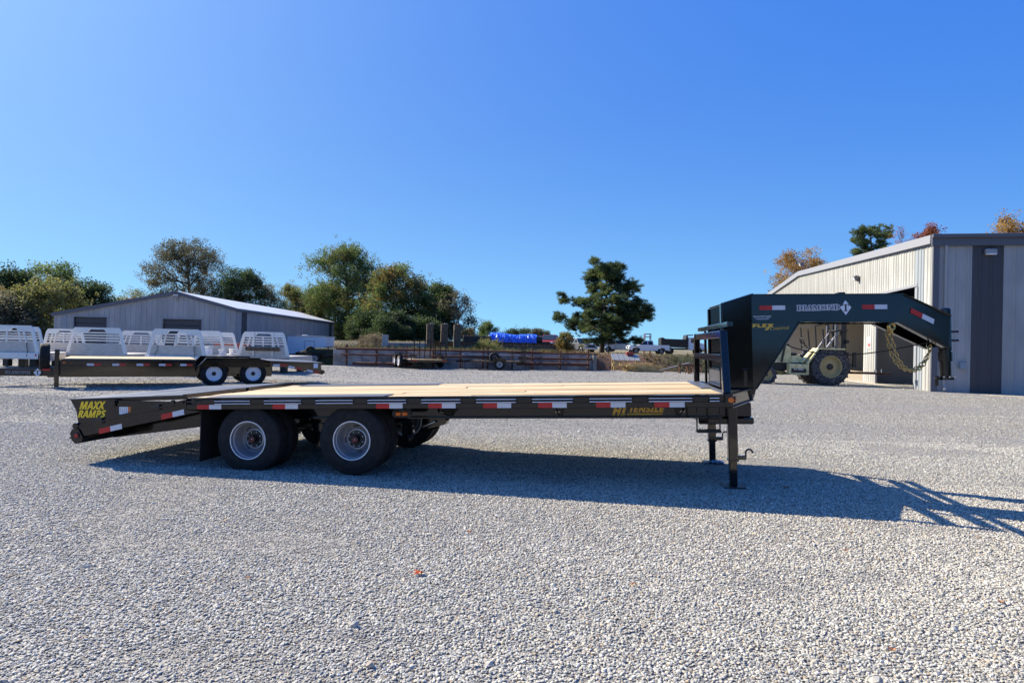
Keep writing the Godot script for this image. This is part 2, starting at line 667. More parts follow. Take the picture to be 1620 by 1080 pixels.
func sheet(xs: PackedFloat32Array, zs: PackedFloat32Array, height: Callable, colour: Callable) -> ArrayMesh:
	var vs := PackedVector3Array()
	var cs := PackedColorArray()
	var ns := PackedVector3Array()
	var ix := PackedInt32Array()
	for z in zs:
		for x in xs:
			var y: float = height.call(x, z)
			vs.append(Vector3(x, y, z))
			cs.append(colour.call(x, z))
			var e := 0.3
			ns.append(Vector3(height.call(x - e, z) - height.call(x + e, z), 2 * e, height.call(x, z - e) - height.call(x, z + e)).normalized())
	var w := xs.size()
	for j in zs.size() - 1:
		for i in w - 1:
			var a := j * w + i
			# zs run from far to near, so this order is clockwise from above
			ix.append_array(PackedInt32Array([a, a + 1, a + w, a + 1, a + w + 1, a + w]))
	var arr := []
	arr.resize(Mesh.ARRAY_MAX)
	arr[Mesh.ARRAY_VERTEX] = vs
	arr[Mesh.ARRAY_NORMAL] = ns
	arr[Mesh.ARRAY_COLOR] = cs
	arr[Mesh.ARRAY_INDEX] = ix
	var m := ArrayMesh.new()
	m.add_surface_from_arrays(Mesh.PRIMITIVE_TRIANGLES, arr)
	return m


var patches := noise(0.11, FastNoiseLite.TYPE_SIMPLEX_SMOOTH, 4, 101)
var swell := noise(0.04, FastNoiseLite.TYPE_SIMPLEX_SMOOTH, 1, 105)
var tracks := noise(0.05, FastNoiseLite.TYPE_SIMPLEX_SMOOTH, 3, 103)


func yard_height(x: float, z: float) -> float:
	var far := smoothstep(-11.0, -20.0, z)
	return -0.012 + (0.014 + far * 0.05) * swell.get_noise_2d(x, z)


func yard_colour(x: float, z: float) -> Color:
	var a := patches.get_noise_2d(x * 1.6, z * 3.0) * 0.5 + tracks.get_noise_2d(x * 0.9 + 40, z * 3.4) * 0.7
	var k := 1.06 + 0.13 * a
	var warm := 0.03 * tracks.get_noise_2d(x * 1.1 + 9, z * 1.9 - 30) + 0.02 * smoothstep(2.0, 14.0, x)
	return Color(k * (1.0 + warm), k, k * (1.0 - warm * 1.4))


func hill_height(x: float, z: float) -> float:
	var in_x := smoothstep(-16.0, -12.5, x)
	if z > -72.0:
		var wall_x := 16.3 + 0.2 * (-z - 25.6)
		in_x *= 1.0 - smoothstep(wall_x - 2.6, wall_x - 0.8, x)
	var walled := 1.0 - smoothstep(5.0, 6.4, x)
	var start := lerpf(smoothstep(-40.9, -44.2, z), smoothstep(-40.3, -40.9, z), walled)
	var top := 1.02 + 0.5 * smoothstep(-45.8, -46.1, z) * (1.0 - smoothstep(3.0, 5.5, x)) - 0.40 * smoothstep(-46.0, -92.0, z) + 0.25 * smoothstep(-110.0, -190.0, z)
	return -0.35 + (top + 0.35) * start * in_x + 0.05 * patches.get_noise_2d(x, z) * start


func hill_colour(x: float, z: float) -> Color:
	var a := patches.get_noise_2d(x * 3.0, z * 3.0)
	var b := tracks.get_noise_2d(x * 4.0, z * 4.0)
	var green := Color(0.045, 0.058, 0.02)
	var dry := Color(0.30, 0.25, 0.15)
	var dirt := Color(0.19, 0.095, 0.055)
	var t := smoothstep(-43.2, -46.5, z + 1.2 * a)
	var c := green.lerp(dry, t)
	c = c.lerp(Color(0.11, 0.13, 0.045), clampf(0.5 + 1.2 * b, 0, 1) * 0.5 * t)
	var near_tree := 1.0 - smoothstep(2.0, 6.0, Vector2(x - 6.2, z + 43.0).length() + a)
	c = c.lerp(dirt, near_tree * 0.9)
	return c * (1.0 + 0.25 * a)


func ground() -> void:
	var cell := noise(0.075, FastNoiseLite.TYPE_CELLULAR, 1, 7)
	cell.cellular_return_type = FastNoiseLite.RETURN_CELL_VALUE
	var edge := noise(0.075, FastNoiseLite.TYPE_CELLULAR, 1, 7)
	edge.cellular_return_type = FastNoiseLite.RETURN_DISTANCE2_SUB
	var g := mat("gravel_ground", Color.WHITE, 0.9)
	var t := tint(cell, [[0.0, lin(0.085, 0.082, 0.076)], [0.2, lin(0.165, 0.16, 0.147)], [0.5, lin(0.235, 0.228, 0.21)], [0.75, lin(0.265, 0.254, 0.226)], [1.0, lin(0.34, 0.332, 0.31)]], 1024)
	tri_tex(g, t, Vector3(0.5, 0.5, 0.5), true)
	g.heightmap_enabled = true
	g.heightmap_texture = grain(edge, 0.0, 1.0, 1024)
	g.heightmap_scale = 1.4
	g.vertex_color_use_as_albedo = true
	var o := MeshInstance3D.new()
	o.name = numbered("gravel_yard_ground")
	o.mesh = sheet(axis([-600, -250, -110, -70], -48.0, 48.0, 0.8, [70, 110, 250, 600]), axis([-700, -300, -150, -95, -75], -62.0, 3.0, 0.65, [12, 40, 150]), yard_height, yard_colour)
	o.material_override = g
	add_child(o)
	tag(o, "pale grey gravel yard under all the trailers", "ground", "", "structure")
	var hm := mat("hill_ground", Color.WHITE, 0.95)
	hm.vertex_color_use_as_albedo = true
	tri_tex(hm, grain(noise(0.05, FastNoiseLite.TYPE_SIMPLEX_SMOOTH, 4, 110), 0.45, 1.25, 512), Vector3(0.35, 0.35, 0.35), true)
	hm.heightmap_enabled = true
	hm.heightmap_texture = grain(noise(0.06, FastNoiseLite.TYPE_SIMPLEX_SMOOTH, 4, 111), 0.0, 1.0, 512)
	hm.heightmap_scale = 8.0
	var h := MeshInstance3D.new()
	h.name = numbered("grassy_hill")
	h.mesh = sheet(axis([-16.5, -15.5, -14.5, -13.5], -12.5, 34.0, 0.7, [45, 70, 120]), axis([-300, -200, -160, -130, -110, -100, -92, -84, -76, -70, -64, -58], -54.0, -40.2, 0.3, []), hill_height, hill_colour)
	h.material_override = hm
	add_child(h)
	tag(h, "raised bank of dry grass and red dirt behind the yard", "hill", "", "structure")
	grass_tufts()


func grass_tufts() -> void:
	var g := Geo.new()
	g.colored = true
	for k in 9:
		var a := rng.randf() * TAU
		var r := rng.randf() * 0.06
		var p := Vector3(cos(a) * r, 0, sin(a) * r)
		var lean := Vector3(rng.randf_range(-0.09, 0.09), rng.randf_range(0.14, 0.3), rng.randf_range(-0.09, 0.09))
		var s := Vector3(cos(a + 1.6), 0, sin(a + 1.6)) * 0.012
		g.tri(p - s, p + s, p + lean)
	var places := []
	var tints := PackedColorArray()
	for i in 5200:
		var x := rng.randf_range(-11.5, 18.0)
		var z := -41.0 - 8.0 * pow(rng.randf(), 1.6)
		if x < 5.6 and z > -41.3:
			continue
		if Vector2(x - 6.2, z + 43.0).length() < 2.6 and rng.randf() < 0.75:
			continue
		if x > 16.5 + 0.2 * (-z - 25.6) - 2.0 or (x > -2.6 and x < 3.0 and z < -46.0):
			continue
		var s := rng.randf_range(0.5, 1.2) * (0.45 if z < -44.0 else 1.0)
		places.append(Transform3D(Basis(Vector3.UP, rng.randf() * TAU).scaled(Vector3(s, s, s)), Vector3(x, hill_height(x, z) - 0.01, z)))
		var c := hill_colour(x, z).lerp(Color(0.06, 0.075, 0.02) if rng.randf() < 0.6 else Color(0.28, 0.22, 0.1), 0.6) * rng.randf_range(0.7, 1.2)
		tints.append(c)
	var o := thing("bank_grass", "rough grass and weeds growing on the bank behind the yard", "grass")
	o.set_meta("kind", "stuff")
	many("grass", g.mesh(), M.leaf, places, tints, o)


func gravel_stones() -> void:
	var o := thing("gravel_stones", "loose pale grey crushed stone covering the yard", "gravel")
	o.set_meta("kind", "stuff")
	var kinds := []
	for k in 7:
		kinds.append(stone_mesh(1.0, 0.22))
	var lists := []
	var tints := []
	for k in 7:
		lists.append([])
		tints.append(PackedColorArray())
	# nearer the camera each stone shows; they thin out where the ground's own relief takes over
	for band in [[2.2, 4.6, 7000.0], [4.6, 7.5, 5200.0], [7.5, 11.0, 2700.0], [11.0, 16.0, 900.0], [16.0, 24.0, 260.0], [24.0, 38.0, 60.0]]:
		var d0: float = band[0]
		var d1: float = band[1]
		var area: float = 0.84 * (d1 * d1 - d0 * d0)
		for i in int(area * band[2]):
			var d := sqrt(lerpf(d0 * d0, d1 * d1, rng.randf()))
			var x := rng.randf_range(-0.84, 0.84) * d
			var z := -d
			# patches worn down to fines, where the stones are smaller and fewer
			var fines := smoothstep(0.12, 0.5, patches.get_noise_2d(x * 2.6 + 7.0, z * 4.2) + 0.5 * tracks.get_noise_2d(x * 2.0, z * 9.0))
			if rng.randf() < 0.45 * fines:
				continue
			var r := (0.0040 + 0.0068 * pow(rng.randf(), 2.0)) * (1.0 - 0.3 * fines)
			if d > 7.5:
				r *= 1.0 + 0.055 * (d - 7.5)
			if rng.randf() < 0.0025:
				r *= 1.9
			var b := Basis.from_euler(Vector3(rng.randf_range(-0.4, 0.4), rng.randf() * TAU, rng.randf_range(-0.4, 0.4))).scaled(Vector3.ONE)
			b = b * Basis.from_scale(Vector3(r * rng.randf_range(0.9, 1.5), r * rng.randf_range(0.42, 0.75), r * rng.randf_range(0.8, 1.2)))
			var k := rng.randi() % 7
			lists[k].append(Transform3D(b, Vector3(x, yard_height(x, z) + r * rng.randf_range(0.0, 0.34) + 0.002, z)))
			var q := yard_colour(x, z)
			var u := rng.randf()
			var c := Color(0.385, 0.365, 0.32)
			if u < 0.16:
				c = Color(0.275, 0.268, 0.25)
			elif u < 0.30:
				c = Color(0.42, 0.373, 0.30)
			elif u < 0.34:
				c = Color(0.33, 0.255, 0.175)
			elif u < 0.5:
				c = Color(0.50, 0.478, 0.43)
			elif u < 0.54:
				c = Color(0.19, 0.182, 0.172)
			var f := rng.randf_range(0.93, 1.24) if d < 12.0 else rng.randf_range(0.84, 1.1)
			tints[k].append(Color(c.r * q.r * f * 0.985, c.g * q.g * f * 1.005, c.b * q.b * f * 0.97))
	for k in 7:
		many("stones", kinds[k], M.stone, lists[k], tints[k], o)


func stone_mesh(r: float, rough: float) -> ArrayMesh:
	var t := (1.0 + sqrt(5.0)) / 2.0
	var p := [Vector3(-1, t, 0), Vector3(1, t, 0), Vector3(-1, -t, 0), Vector3(1, -t, 0), Vector3(0, -1, t), Vector3(0, 1, t), Vector3(0, -1, -t), Vector3(0, 1, -t), Vector3(t, 0, -1), Vector3(t, 0, 1), Vector3(-t, 0, -1), Vector3(-t, 0, 1)]
	for i in 12:
		p[i] = p[i].normalized() * r * rng.randf_range(1.0 - rough, 1.0 + rough)
	var f := [[0, 11, 5], [0, 5, 1], [0, 1, 7], [0, 7, 10], [0, 10, 11], [1, 5, 9], [5, 11, 4], [11, 10, 2], [10, 7, 6], [7, 1, 8], [3, 9, 4], [3, 4, 2], [3, 2, 6], [3, 6, 8], [3, 8, 9], [4, 9, 5], [2, 4, 11], [6, 2, 10], [8, 6, 7], [9, 8, 1]]
	var g := Geo.new()
	for e in f:
		g.tri(p[e[0]], p[e[1]], p[e[2]])
	return g.mesh()


# ---------------------------------------------------------------- the gooseneck trailer
# its own axes: x towards the coupler, y up, w across from the near side (z = -w)
func P(s: float, y: float, w: float) -> Vector3:
	return Vector3(s, y, -w)


func tape(parent: Node, a: Vector3, r: Vector3, u: Vector3, count := 2) -> void:
	var nz := r.cross(u).normalized() * 0.002
	for k in count:
		var g := Geo.new()
		var p := a + r * (float(k) / count)
		var q := r / count
		g.loft([p, p + u, p + q + u, p + q], [p + nz, p + u + nz, p + q + u + nz, p + q + nz])
		part("red_reflector" if k % 2 == 0 else "white_reflector", g, M.tape_red if k % 2 == 0 else M.tape_white, parent)


func tyre_geo(R: float, width: float, bead: float, lugs := 0) -> Geo:
	var g := Geo.new()
	var h := width * 0.5
	var pr := [Vector2(bead, -h * 0.86), Vector2(lerpf(bead, R, 0.15), -h * 0.97), Vector2(lerpf(bead, R, 0.45), -h), Vector2(lerpf(bead, R, 0.78), -h * 0.97), Vector2(R * 0.975, -h * 0.84), Vector2(R * 0.995, -h * 0.74)]
	for k in 4:
		var a := lerpf(-0.74, 0.74, (k + 0.82) / 4.0)
		var b := lerpf(-0.74, 0.74, (k + 1.0) / 4.0)
		if k < 3:
			pr.append(Vector2(R, h * a))
			pr.append(Vector2(R - 0.011, h * (a + 0.02)))
			pr.append(Vector2(R - 0.011, h * (b - 0.02)))
			pr.append(Vector2(R, h * b))
	pr.append_array([Vector2(R * 0.995, h * 0.74), Vector2(R * 0.975, h * 0.84), Vector2(lerpf(bead, R, 0.78), h * 0.97), Vector2(lerpf(bead, R, 0.62), h * 0.985), Vector2(lerpf(bead, R, 0.6), h * 1.01), Vector2(lerpf(bead, R, 0.3), h), Vector2(lerpf(bead, R, 0.15), h * 0.97), Vector2(bead, h * 0.86)])
	g.lathe(pr, Vector3.ZERO, 56)
	for k in lugs:
		var a := TAU * k / lugs
		for s: float in [-1.0, 1.0]:
			var a2: float = a + (PI / lugs if s > 0 else 0.0)
			var rad := Vector3(cos(a2), sin(a2), 0)
			var tan := Vector3(-sin(a2), cos(a2), 0)
			g.box(rad * (R + 0.012) + Vector3(0, 0, s * h * 0.45), Vector3(0.05, 0.075, h * 0.95), 0.01, Basis(rad, tan, Vector3(0, 0, 1)) * Basis(Vector3(1, 0, 0), 0.5 * s))
	return g


func dual_wheel(parent: Node, at: Vector3, outward: float, outer: bool) -> void:
	var w := Node3D.new()
	w.name = "wheel"
	w.transform = Transform3D(Basis(Vector3.UP, 0.0 if outward > 0 else PI), at)
	parent.add_child(w, true)
	if not M.has("g_tyre"):
		M["g_tyre"] = tyre_geo(0.385, 0.205, 0.214).mesh()
		var g := Geo.new()
		g.lathe([Vector2(0.205, -0.095), Vector2(0.222, -0.092), Vector2(0.222, -0.07), Vector2(0.196, -0.06), Vector2(0.196, 0.06), Vector2(0.214, 0.078), Vector2(0.221, 0.095), Vector2(0.217, 0.103), Vector2(0.208, 0.101)], Vector3.ZERO, 48)
		M["g_lip"] = g.mesh()
		g = Geo.new()
		g.lathe([Vector2(0.208, 0.101), Vector2(0.201, 0.085), Vector2(0.197, 0.05), Vector2(0.184, 0.03), Vector2(0.180, -0.055), Vector2(0.172, -0.085), Vector2(0.157, -0.094), Vector2(0.140, -0.085), Vector2(0.120, -0.06), Vector2(0.112, -0.056), Vector2(0.0, -0.056)], Vector3.ZERO, 48)
		M["g_dish"] = g.mesh()
		g = Geo.new()
		g.lathe([Vector2(0.11, -0.056), Vector2(0.11, -0.05), Vector2(0.103, -0.047)], Vector3.ZERO, 40)
		M["g_hubring"] = g.mesh()
		g = Geo.new()
		g.lathe([Vector2(0.103, -0.06), Vector2(0.103, -0.048), Vector2(0.046, -0.046), Vector2(0.043, 0.0), Vector2(0.036, 0.012), Vector2(0.0, 0.012)], Vector3.ZERO, 40)
		M["g_hub"] = g.mesh()
		g = Geo.new()
		g.lathe([Vector2(0.027, 0.0125), Vector2(0.027, 0.016), Vector2(0.025, 0.018), Vector2(0.021, 0.018), Vector2(0.021, 0.0125)], Vector3.ZERO, 24)
		M["g_cap"] = g.mesh()
		g = Geo.new()
		g.lathe([Vector2(0.010, -0.047), Vector2(0.010, -0.036), Vector2(0.006, -0.030), Vector2(0.0, -0.029)], Vector3.ZERO, 10)
		M["g_nut"] = g.mesh()
		g = Geo.new()
		g.lathe([Vector2(0.027, -0.004), Vector2(0.026, 0.003), Vector2(0.0, 0.003)], Vector3.ZERO, 16)
		M["g_hole"] = g.mesh()
	var list := [["tyre", M.g_tyre, M.rubber], ["rim_lip", M.g_lip, M.rim_lip], ["rim", M.g_dish, M.wheel_silver]]
	if outer:
		list.append_array([["hub", M.g_hub, M.black_matt], ["hub_ring", M.g_hubring, M.rim_lip], ["oil_cap", M.g_cap, M.hub_red]])
	for e in list:
		var o := MeshInstance3D.new()
		o.name = e[0]
		o.mesh = e[1]
		o.material_override = e[2]
		w.add_child(o, true)
	if not outer:
		return
	var pin := MeshInstance3D.new()
	pin.name = "centre_pin"
	pin.mesh = M.g_nut
	pin.material_override = M.chrome
	pin.position = Vector3(0, 0, 0.046)
	w.add_child(pin)
	for k in 8:
		var a := TAU * (k + 0.5) / 8.0
		var o := MeshInstance3D.new()
		o.name = "wheel_nut"
		o.mesh = M.g_nut
		o.material_override = M.chrome
		o.position = Vector3(cos(a) * 0.082, sin(a) * 0.082, 0)
		w.add_child(o, true)
	for k in 4:
		var a := TAU * k / 4.0 + (0.75 if at.x < -0.5 else 0.1)
		var o := MeshInstance3D.new()
		o.name = "hand_hole_disc"  # solid disc on the rim, coloured dark as the shade of an opening
		o.mesh = M.g_hole
		o.material_override = M.painted_hole_shade
		var nrm := Vector3(cos(a) * 0.45, sin(a) * 0.45, 0.9).normalized()
		var tn := Vector3(-sin(a), cos(a), 0)
		o.transform = Transform3D(Basis(tn * 1.35, nrm.cross(tn) * 1.1, nrm), Vector3(cos(a) * 0.143, sin(a) * 0.143, -0.086))
		w.add_child(o, true)


func main_trailer() -> void:
	var t := thing("gooseneck_trailer", "long black gooseneck flatbed trailer with wood deck and folded ramps, in the foreground", "trailer", Vector3(-1.75, 0, -7.163))
	t.rotation_order = EULER_ORDER_YXZ
	t.rotation_degrees = Vector3(0, -8.707, 2.405)
	var g: Geo
	# deck rails, near and far
	for side in 2:
		var f := func(w: float) -> float: return w if side == 0 else 2.59 - w
		g = Geo.new()
		g.bb(P(-1.97, 0.862, f.call(0.0)), P(4.06, 0.872, f.call(0.10)), 0.003)
		g.bb(P(-1.97, 0.80, f.call(0.065)), P(4.06, 0.8615, f.call(0.08)))
		g.bb(P(-1.97, 0.742, f.call(0.018)), P(4.06, 0.80, f.call(0.0795)), 0.004)
		part("side_rail", g, M.black_paint, t)
		var pockets := [-1.69, -1.085, -0.47, 0.134, 0.742, 1.348, 1.95, 2.55, 3.156, 3.76]
		for k in pockets.size():
			g = Geo.new()
			g.bb(P(pockets[k] - 0.077, 0.797, f.call(0.004)), P(pockets[k] + 0.077, 0.8605, f.call(0.064)), 0.006)
			part("stake_pocket", g, M.black_paint, t)
		g = Geo.new()
		g.bb(P(-1.95, 0.824, f.call(-0.006)), P(3.96, 0.842, f.call(0.003)), 0.002)
		part("rub_rail", g, M.black_paint, t)
		# painted sky glint: pale strips along the rub rail, between the pockets
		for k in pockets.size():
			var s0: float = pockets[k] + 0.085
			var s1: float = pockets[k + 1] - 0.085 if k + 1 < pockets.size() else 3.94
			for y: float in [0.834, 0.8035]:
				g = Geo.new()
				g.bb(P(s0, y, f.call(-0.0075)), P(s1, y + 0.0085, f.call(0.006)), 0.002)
				part("rub_rail_glint", g, M.painted_glint, t)
	for s: float in [-1.835, -0.905, 0.31, 0.902, 1.507, 2.096, 2.703, 3.298]:
		tape(t, P(s, 0.7455, 0.0165), Vector3(0.302, 0, 0), Vector3(0, 0.053, 0))
	# wood deck, plank by plank
	var n := 13
	for k in n:
		var w0 := 0.105 + (2.38 / n) * k
		var w1 := w0 + 2.38 / n - 0.008
		var ends := [[-1.96, 1.35 + 0.9 * sin(k * 2.3)], [1.353 + 0.9 * sin(k * 2.3), 3.98]]
		for e in ends:
			g = Geo.new()
			var dy := 0.003 * sin(k * 5.1 + e[0])
			g.bb(P(e[0], 0.83, w0), P(e[1], 0.874 + dy, w1), 0.004)
			part("plank", g, M["wood_%d" % ((k * 7 + int(e[0] + 5)) % 4)], t)
	# steel plates over the wheels and at the front of the deck
	g = Geo.new()
	g.bb(P(-1.72, 0.876, 0.012), P(0.40, 0.882, 0.36), 0.003)
	part("wheel_cover_plate", g, M.grip_steel, t)
	g = Geo.new()
	g.bb(P(-1.72, 0.876, 2.23), P(0.40, 0.882, 2.578), 0.003)
	part("wheel_cover_plate", g, M.grip_steel, t)
	g = Geo.new()
	g.bb(P(3.984, 0.84, 0.1), P(4.06, 0.878, 2.49), 0.003)
	g.bb(P(3.88, 0.878, 0.9), P(3.983, 0.884, 2.44), 0.002)
	part("front_plate", g, M.grip_steel, t)
	# main beams with flanges, outriggers and cross members
	for w0: float in [0.62, 1.97]:
		g = Geo.new()
		g.bb(P(-1.85, 0.595, w0 - 0.006), P(4.06, 0.735, w0 + 0.006))
		g.bb(P(-1.85, 0.575, w0 - 0.075), P(4.06, 0.594, w0 + 0.075), 0.003)
		g.bb(P(-1.85, 0.736, w0 - 0.075), P(4.06, 0.752, w0 + 0.075), 0.003)
		part("main_beam", g, M.black_paint, t)
		g = Geo.new()
		g.prism(PackedVector2Array([Vector2(-1.851, 0.735), Vector2(-1.851, 0.53), Vector2(-3.36, 0.36), Vector2(-3.36, 0.50)]), -w0 - 0.02, -w0 + 0.02)
		g.prism(PackedVector2Array([Vector2(-1.851, 0.529), Vector2(-1.851, 0.515), Vector2(-3.36, 0.345), Vector2(-3.36, 0.359)]), -w0 - 0.07, -w0 + 0.07)
		part("dovetail_beam", g, M.black_paint, t)
	for s: float in [-1.3, -0.05, 1.0, 2.29, 3.59]:
		for side in 2:
			var a := 0.08 if side == 0 else 2.51
			var b := 0.60 if side == 0 else 1.99
			g = Geo.new()
			for q: float in [s - 0.022, s + 0.012]:
				g.loft([P(q, 0.742, a), P(q, 0.70, a), P(q, 0.60, b), P(q, 0.742, b)] if side == 0 else [P(q, 0.742, b), P(q, 0.60, b), P(q, 0.70, a), P(q, 0.742, a)], [P(q + 0.01, 0.742, a), P(q + 0.01, 0.70, a), P(q + 0.01, 0.60, b), P(q + 0.01, 0.742, b)] if side == 0 else [P(q + 0.01, 0.742, b), P(q + 0.01, 0.60, b), P(q + 0.01, 0.70, a), P(q + 0.01, 0.742, a)])
			part("outrigger", g, M.black_paint, t)
	for k in 14:
		g = Geo.new()
		var s := -1.7 + 0.43 * k
		g.bb(P(s - 0.03, 0.754, 0.1), P(s + 0.03, 0.828, 2.49))
		part("cross_member", g, M.black_matt, t)
	# dovetail rails
	for side in 2:
		var z0 := -0.018 if side == 0 else -2.572
		var z1 := -0.08 if side == 0 else -2.51
		g = Geo.new()
		g.prism(PackedVector2Array([Vector2(-1.972, 0.86), Vector2(-1.972, 0.742), Vector2(-1.80, 0.72), Vector2(-3.36, 0.425), Vector2(-3.42, 0.435), Vector2(-3.42, 0.565)]), minf(z0, z1), maxf(z0, z1))
		part("dovetail_rail", g, M.black_paint, t)
		for s: float in [-3.09, -2.35]:
			g = Geo.new()
			var y := 0.565 + (s + 3.42) * 0.205
			var zz := -0.006 if side == 0 else -2.584
			g.box(Vector3(s, y - 0.022, zz), Vector3(0.115, 0.06, 0.03), 0.004, Basis(Vector3.BACK, 0.2))
			part("stake_pocket", g, M.black_paint, t)
		g = Geo.new()
		var zr := 0.0 if side == 0 else -2.59
		g.bar(Vector3(-3.35, 0.55, zr), Vector3(-2.0, 0.827, zr), 0.01, 0.018)
		part("rub_rail", g, M.black_paint, t)
	tape(t, P(-3.093, 0.462, 0.0155), Vector3(0.30, 0.061, 0), Vector3(-0.006, 0.06, 0))
	tape(t, P(-2.285, 0.627, 0.0155), Vector3(0.29, 0.06, 0), Vector3(-0.006, 0.06, 0))
	for k in 11:
		g = Geo.new()
		var w0 := 0.1 + k * 0.218
		g.bar(P(-1.98, 0.84, w0 + 0.1), P(-3.38, 0.553, w0 + 0.1), 0.2, 0.03, 0.003)
		part("dovetail_plank", g, M["wood_%d" % (k % 4)], t)
	# rear bumper
	g = Geo.new()
	g.prism(PackedVector2Array([Vector2(-3.36, 0.52), Vector2(-3.44, 0.52), Vector2(-3.47, 0.47), Vector2(-3.44, 0.38), Vector2(-3.39, 0.346), Vector2(-3.32, 0.36), Vector2(-3.30, 0.42)]), -2.59, 0.0)
	part("rear_bumper", g, M.black_paint, t)
	g = Geo.new()
	g.prism(PackedVector2Array([Vector2(-3.46, 0.40), Vector2(-3.50, 0.412), Vector2(-3.46, 0.44)]), -2.5, -0.02)
	part("bumper_lip", g, M.black_paint, t)
	g = Geo.new()
	g.lathe([Vector2(0.032, 0.0), Vector2(0.032, 0.01), Vector2(0.026, 0.014)], P(-3.375, 0.445, 0.0), 20)
	part("lamp_grommet", g, M.black_matt, t)
	g = Geo.new()
	g.lathe([Vector2(0.025, 0.0), Vector2(0.024, 0.014), Vector2(0.0, 0.017)], P(-3.375, 0.445, 0.0), 20)
	part("tail_lamp", g, M.lamp_red, t)
	g = Geo.new()
	g.tube(P(-3.40, 0.555, 0.0), P(-3.40, 0.555, 2.59), 0.036, -1, 16)
	part("hinge_tube", g, M.black_paint, t)
	# ramps folded level over the dovetail
	for k in 2:
		var w0 := 0.02 if k == 0 else 1.33
		var r := Node3D.new()
		r.name = "ramp"
		t.add_child(r, true)
		g = Geo.new()
		g.loft([P(-3.49, 0.866, w0), P(-1.98, 0.902, w0), P(-1.98, 0.902, w0 + 1.24), P(-3.49, 0.866, w0 + 1.24)], [P(-3.49, 0.875, w0), P(-1.98, 0.913, w0), P(-1.98, 0.913, w0 + 1.24), P(-3.49, 0.875, w0 + 1.24)])
		part("ramp_deck", g, M.grip_steel, r)
		for q: float in [0.06, 1.14]:
			g = Geo.new()
			g.bar(P(-3.47, 0.845, w0 + q + 0.02), P(-2.02, 0.878, w0 + q + 0.02), 0.04, 0.044)
			part("ramp_beam", g, M.black_paint, r)
		g = Geo.new()
		g.bb(P(-2.02, 0.875, w0 + 0.0), P(-1.972, 0.918, w0 + 1.24), 0.004)
		part("ramp_end", g, M.black_paint, r)
		for q in 2:
			g = Geo.new()
			g.bb(P(-3.0 + q * 0.55, 0.885 + q * 0.0138, w0 + 0.03), P(-2.96 + q * 0.55, 0.8905 + q * 0.0138, w0 + 1.2), 0.001)
			part("cleat", g, M.grip_steel, r)
		g = Geo.new()
		var zz := -(w0 + 0.018) if k == 0 else -(w0 + 1.24 - 0.018)
		g.prism(PackedVector2Array([Vector2(-3.49, 0.866), Vector2(-3.44, 0.79), Vector2(-3.405, 0.72), Vector2(-3.385, 0.565), Vector2(-2.0, 0.842), Vector2(-2.10, 0.832), Vector2(-2.86, 0.853), Vector2(-2.90, 0.866)]), zz - 0.006, zz + 0.006)
		part("ramp_side_plate", g, M.black_paint, r)
	g = Geo.new()
	g.bb(P(-2.842, 0.69, 0.0305), P(-2.728, 0.776, 0.0315))
	part("warning_sticker", g, M.white_print, t)
	g = Geo.new()
	g.bb(P(-2.726, 0.69, 0.0305), P(-2.69, 0.776, 0.0315))
	part("warning_sticker", g, M.orange_print, t)
	g = Geo.new()
	for k in 4:
		g.bb(P(-2.83 + 0.026 * k, 0.72 - 0.01 * (k % 2), 0.0298), P(-2.825 + 0.026 * k, 0.77, 0.0304))
	part("sticker_print", g, M.black_print, t)
	lettering("ramp_lettering", "MAXX", "Droid Sans", 800, P(-3.362, 0.752, 0.0315), Vector3(0.315, 0, 0), Vector3(0, 0.088, 0), 0.32, M.yellow_print, t, 0.003)
	lettering("ramp_lettering", "RAMPS", "Droid Sans", 800, P(-3.385, 0.655, 0.0315), Vector3(0.345, 0, 0), Vector3(0, 0.083, 0), 0.32, M.yellow_print, t, 0.0028)
	g = Geo.new()
	for s: float in [-2.895, -2.135]:
		g.tube(P(s, 0.83, 0.0), P(s, 0.83, 0.03), 0.022, -1, 14)
		g.bb(P(s - 0.012, 0.78, 0.004), P(s + 0.012, 0.83, 0.016), 0.003)
	part("ramp_latch", g, M.black_paint, t)
	# axles, springs, hangers
	for s: float in [0.0, -1.245]:
		g = Geo.new()
		g.tube(P(s, 0.385, 0.3), P(s, 0.385, 2.29), 0.062, -1, 16)
		part("axle", g, M.black_matt, t)
		for w0: float in [0.74, 1.85]:
			g = Geo.new()
			for k in 4:
				g.bb(P(s - 0.42 + k * 0.07, 0.455 + k * 0.014, w0 - 0.03), P(s + 0.42 - k * 0.07, 0.468 + k * 0.014, w0 + 0.03))
			part("leaf_spring", g, M.black_matt, t)
		for side in 2:
			dual_wheel(t, P(s, 0.385, 0.165 if side == 0 else 2.425), 1.0 if side == 0 else -1.0, true)
			dual_wheel(t, P(s, 0.385, 0.455 if side == 0 else 2.135), 1.0 if side == 0 else -1.0, false)
	for w0: float in [0.66, 1.93]:
		g = Geo.new()
		g.prism(PackedVector2Array([Vector2(-0.76, 0.60), Vector2(-0.47, 0.60), Vector2(-0.52, 0.25), Vector2(-0.60, 0.22), Vector2(-0.70, 0.25)]), -w0 - 0.03, -w0 + 0.03)
		g.tube(P(-0.61, 0.47, w0 - 0.07), P(-0.61, 0.47, w0 + 0.05), 0.05, -1, 12)
		g.tube(P(-0.56, 0.25, w0 - 0.06), P(-0.56, 0.25, w0 + 0.05), 0.03, -1, 12)
		part("spring_hanger", g, M.black_paint, t)
		g = Geo.new()
		g.prism(PackedVector2Array([Vector2(0.40, 0.58), Vector2(0.52, 0.58), Vector2(0.535, 0.40), Vector2(0.50, 0.30), Vector2(0.40, 0.28)]), -w0 - 0.035, -w0 + 0.035)
		g.tube(P(0.46, 0.335, w0 - 0.08), P(0.46, 0.335, w0 + 0.06), 0.04, -1, 14)
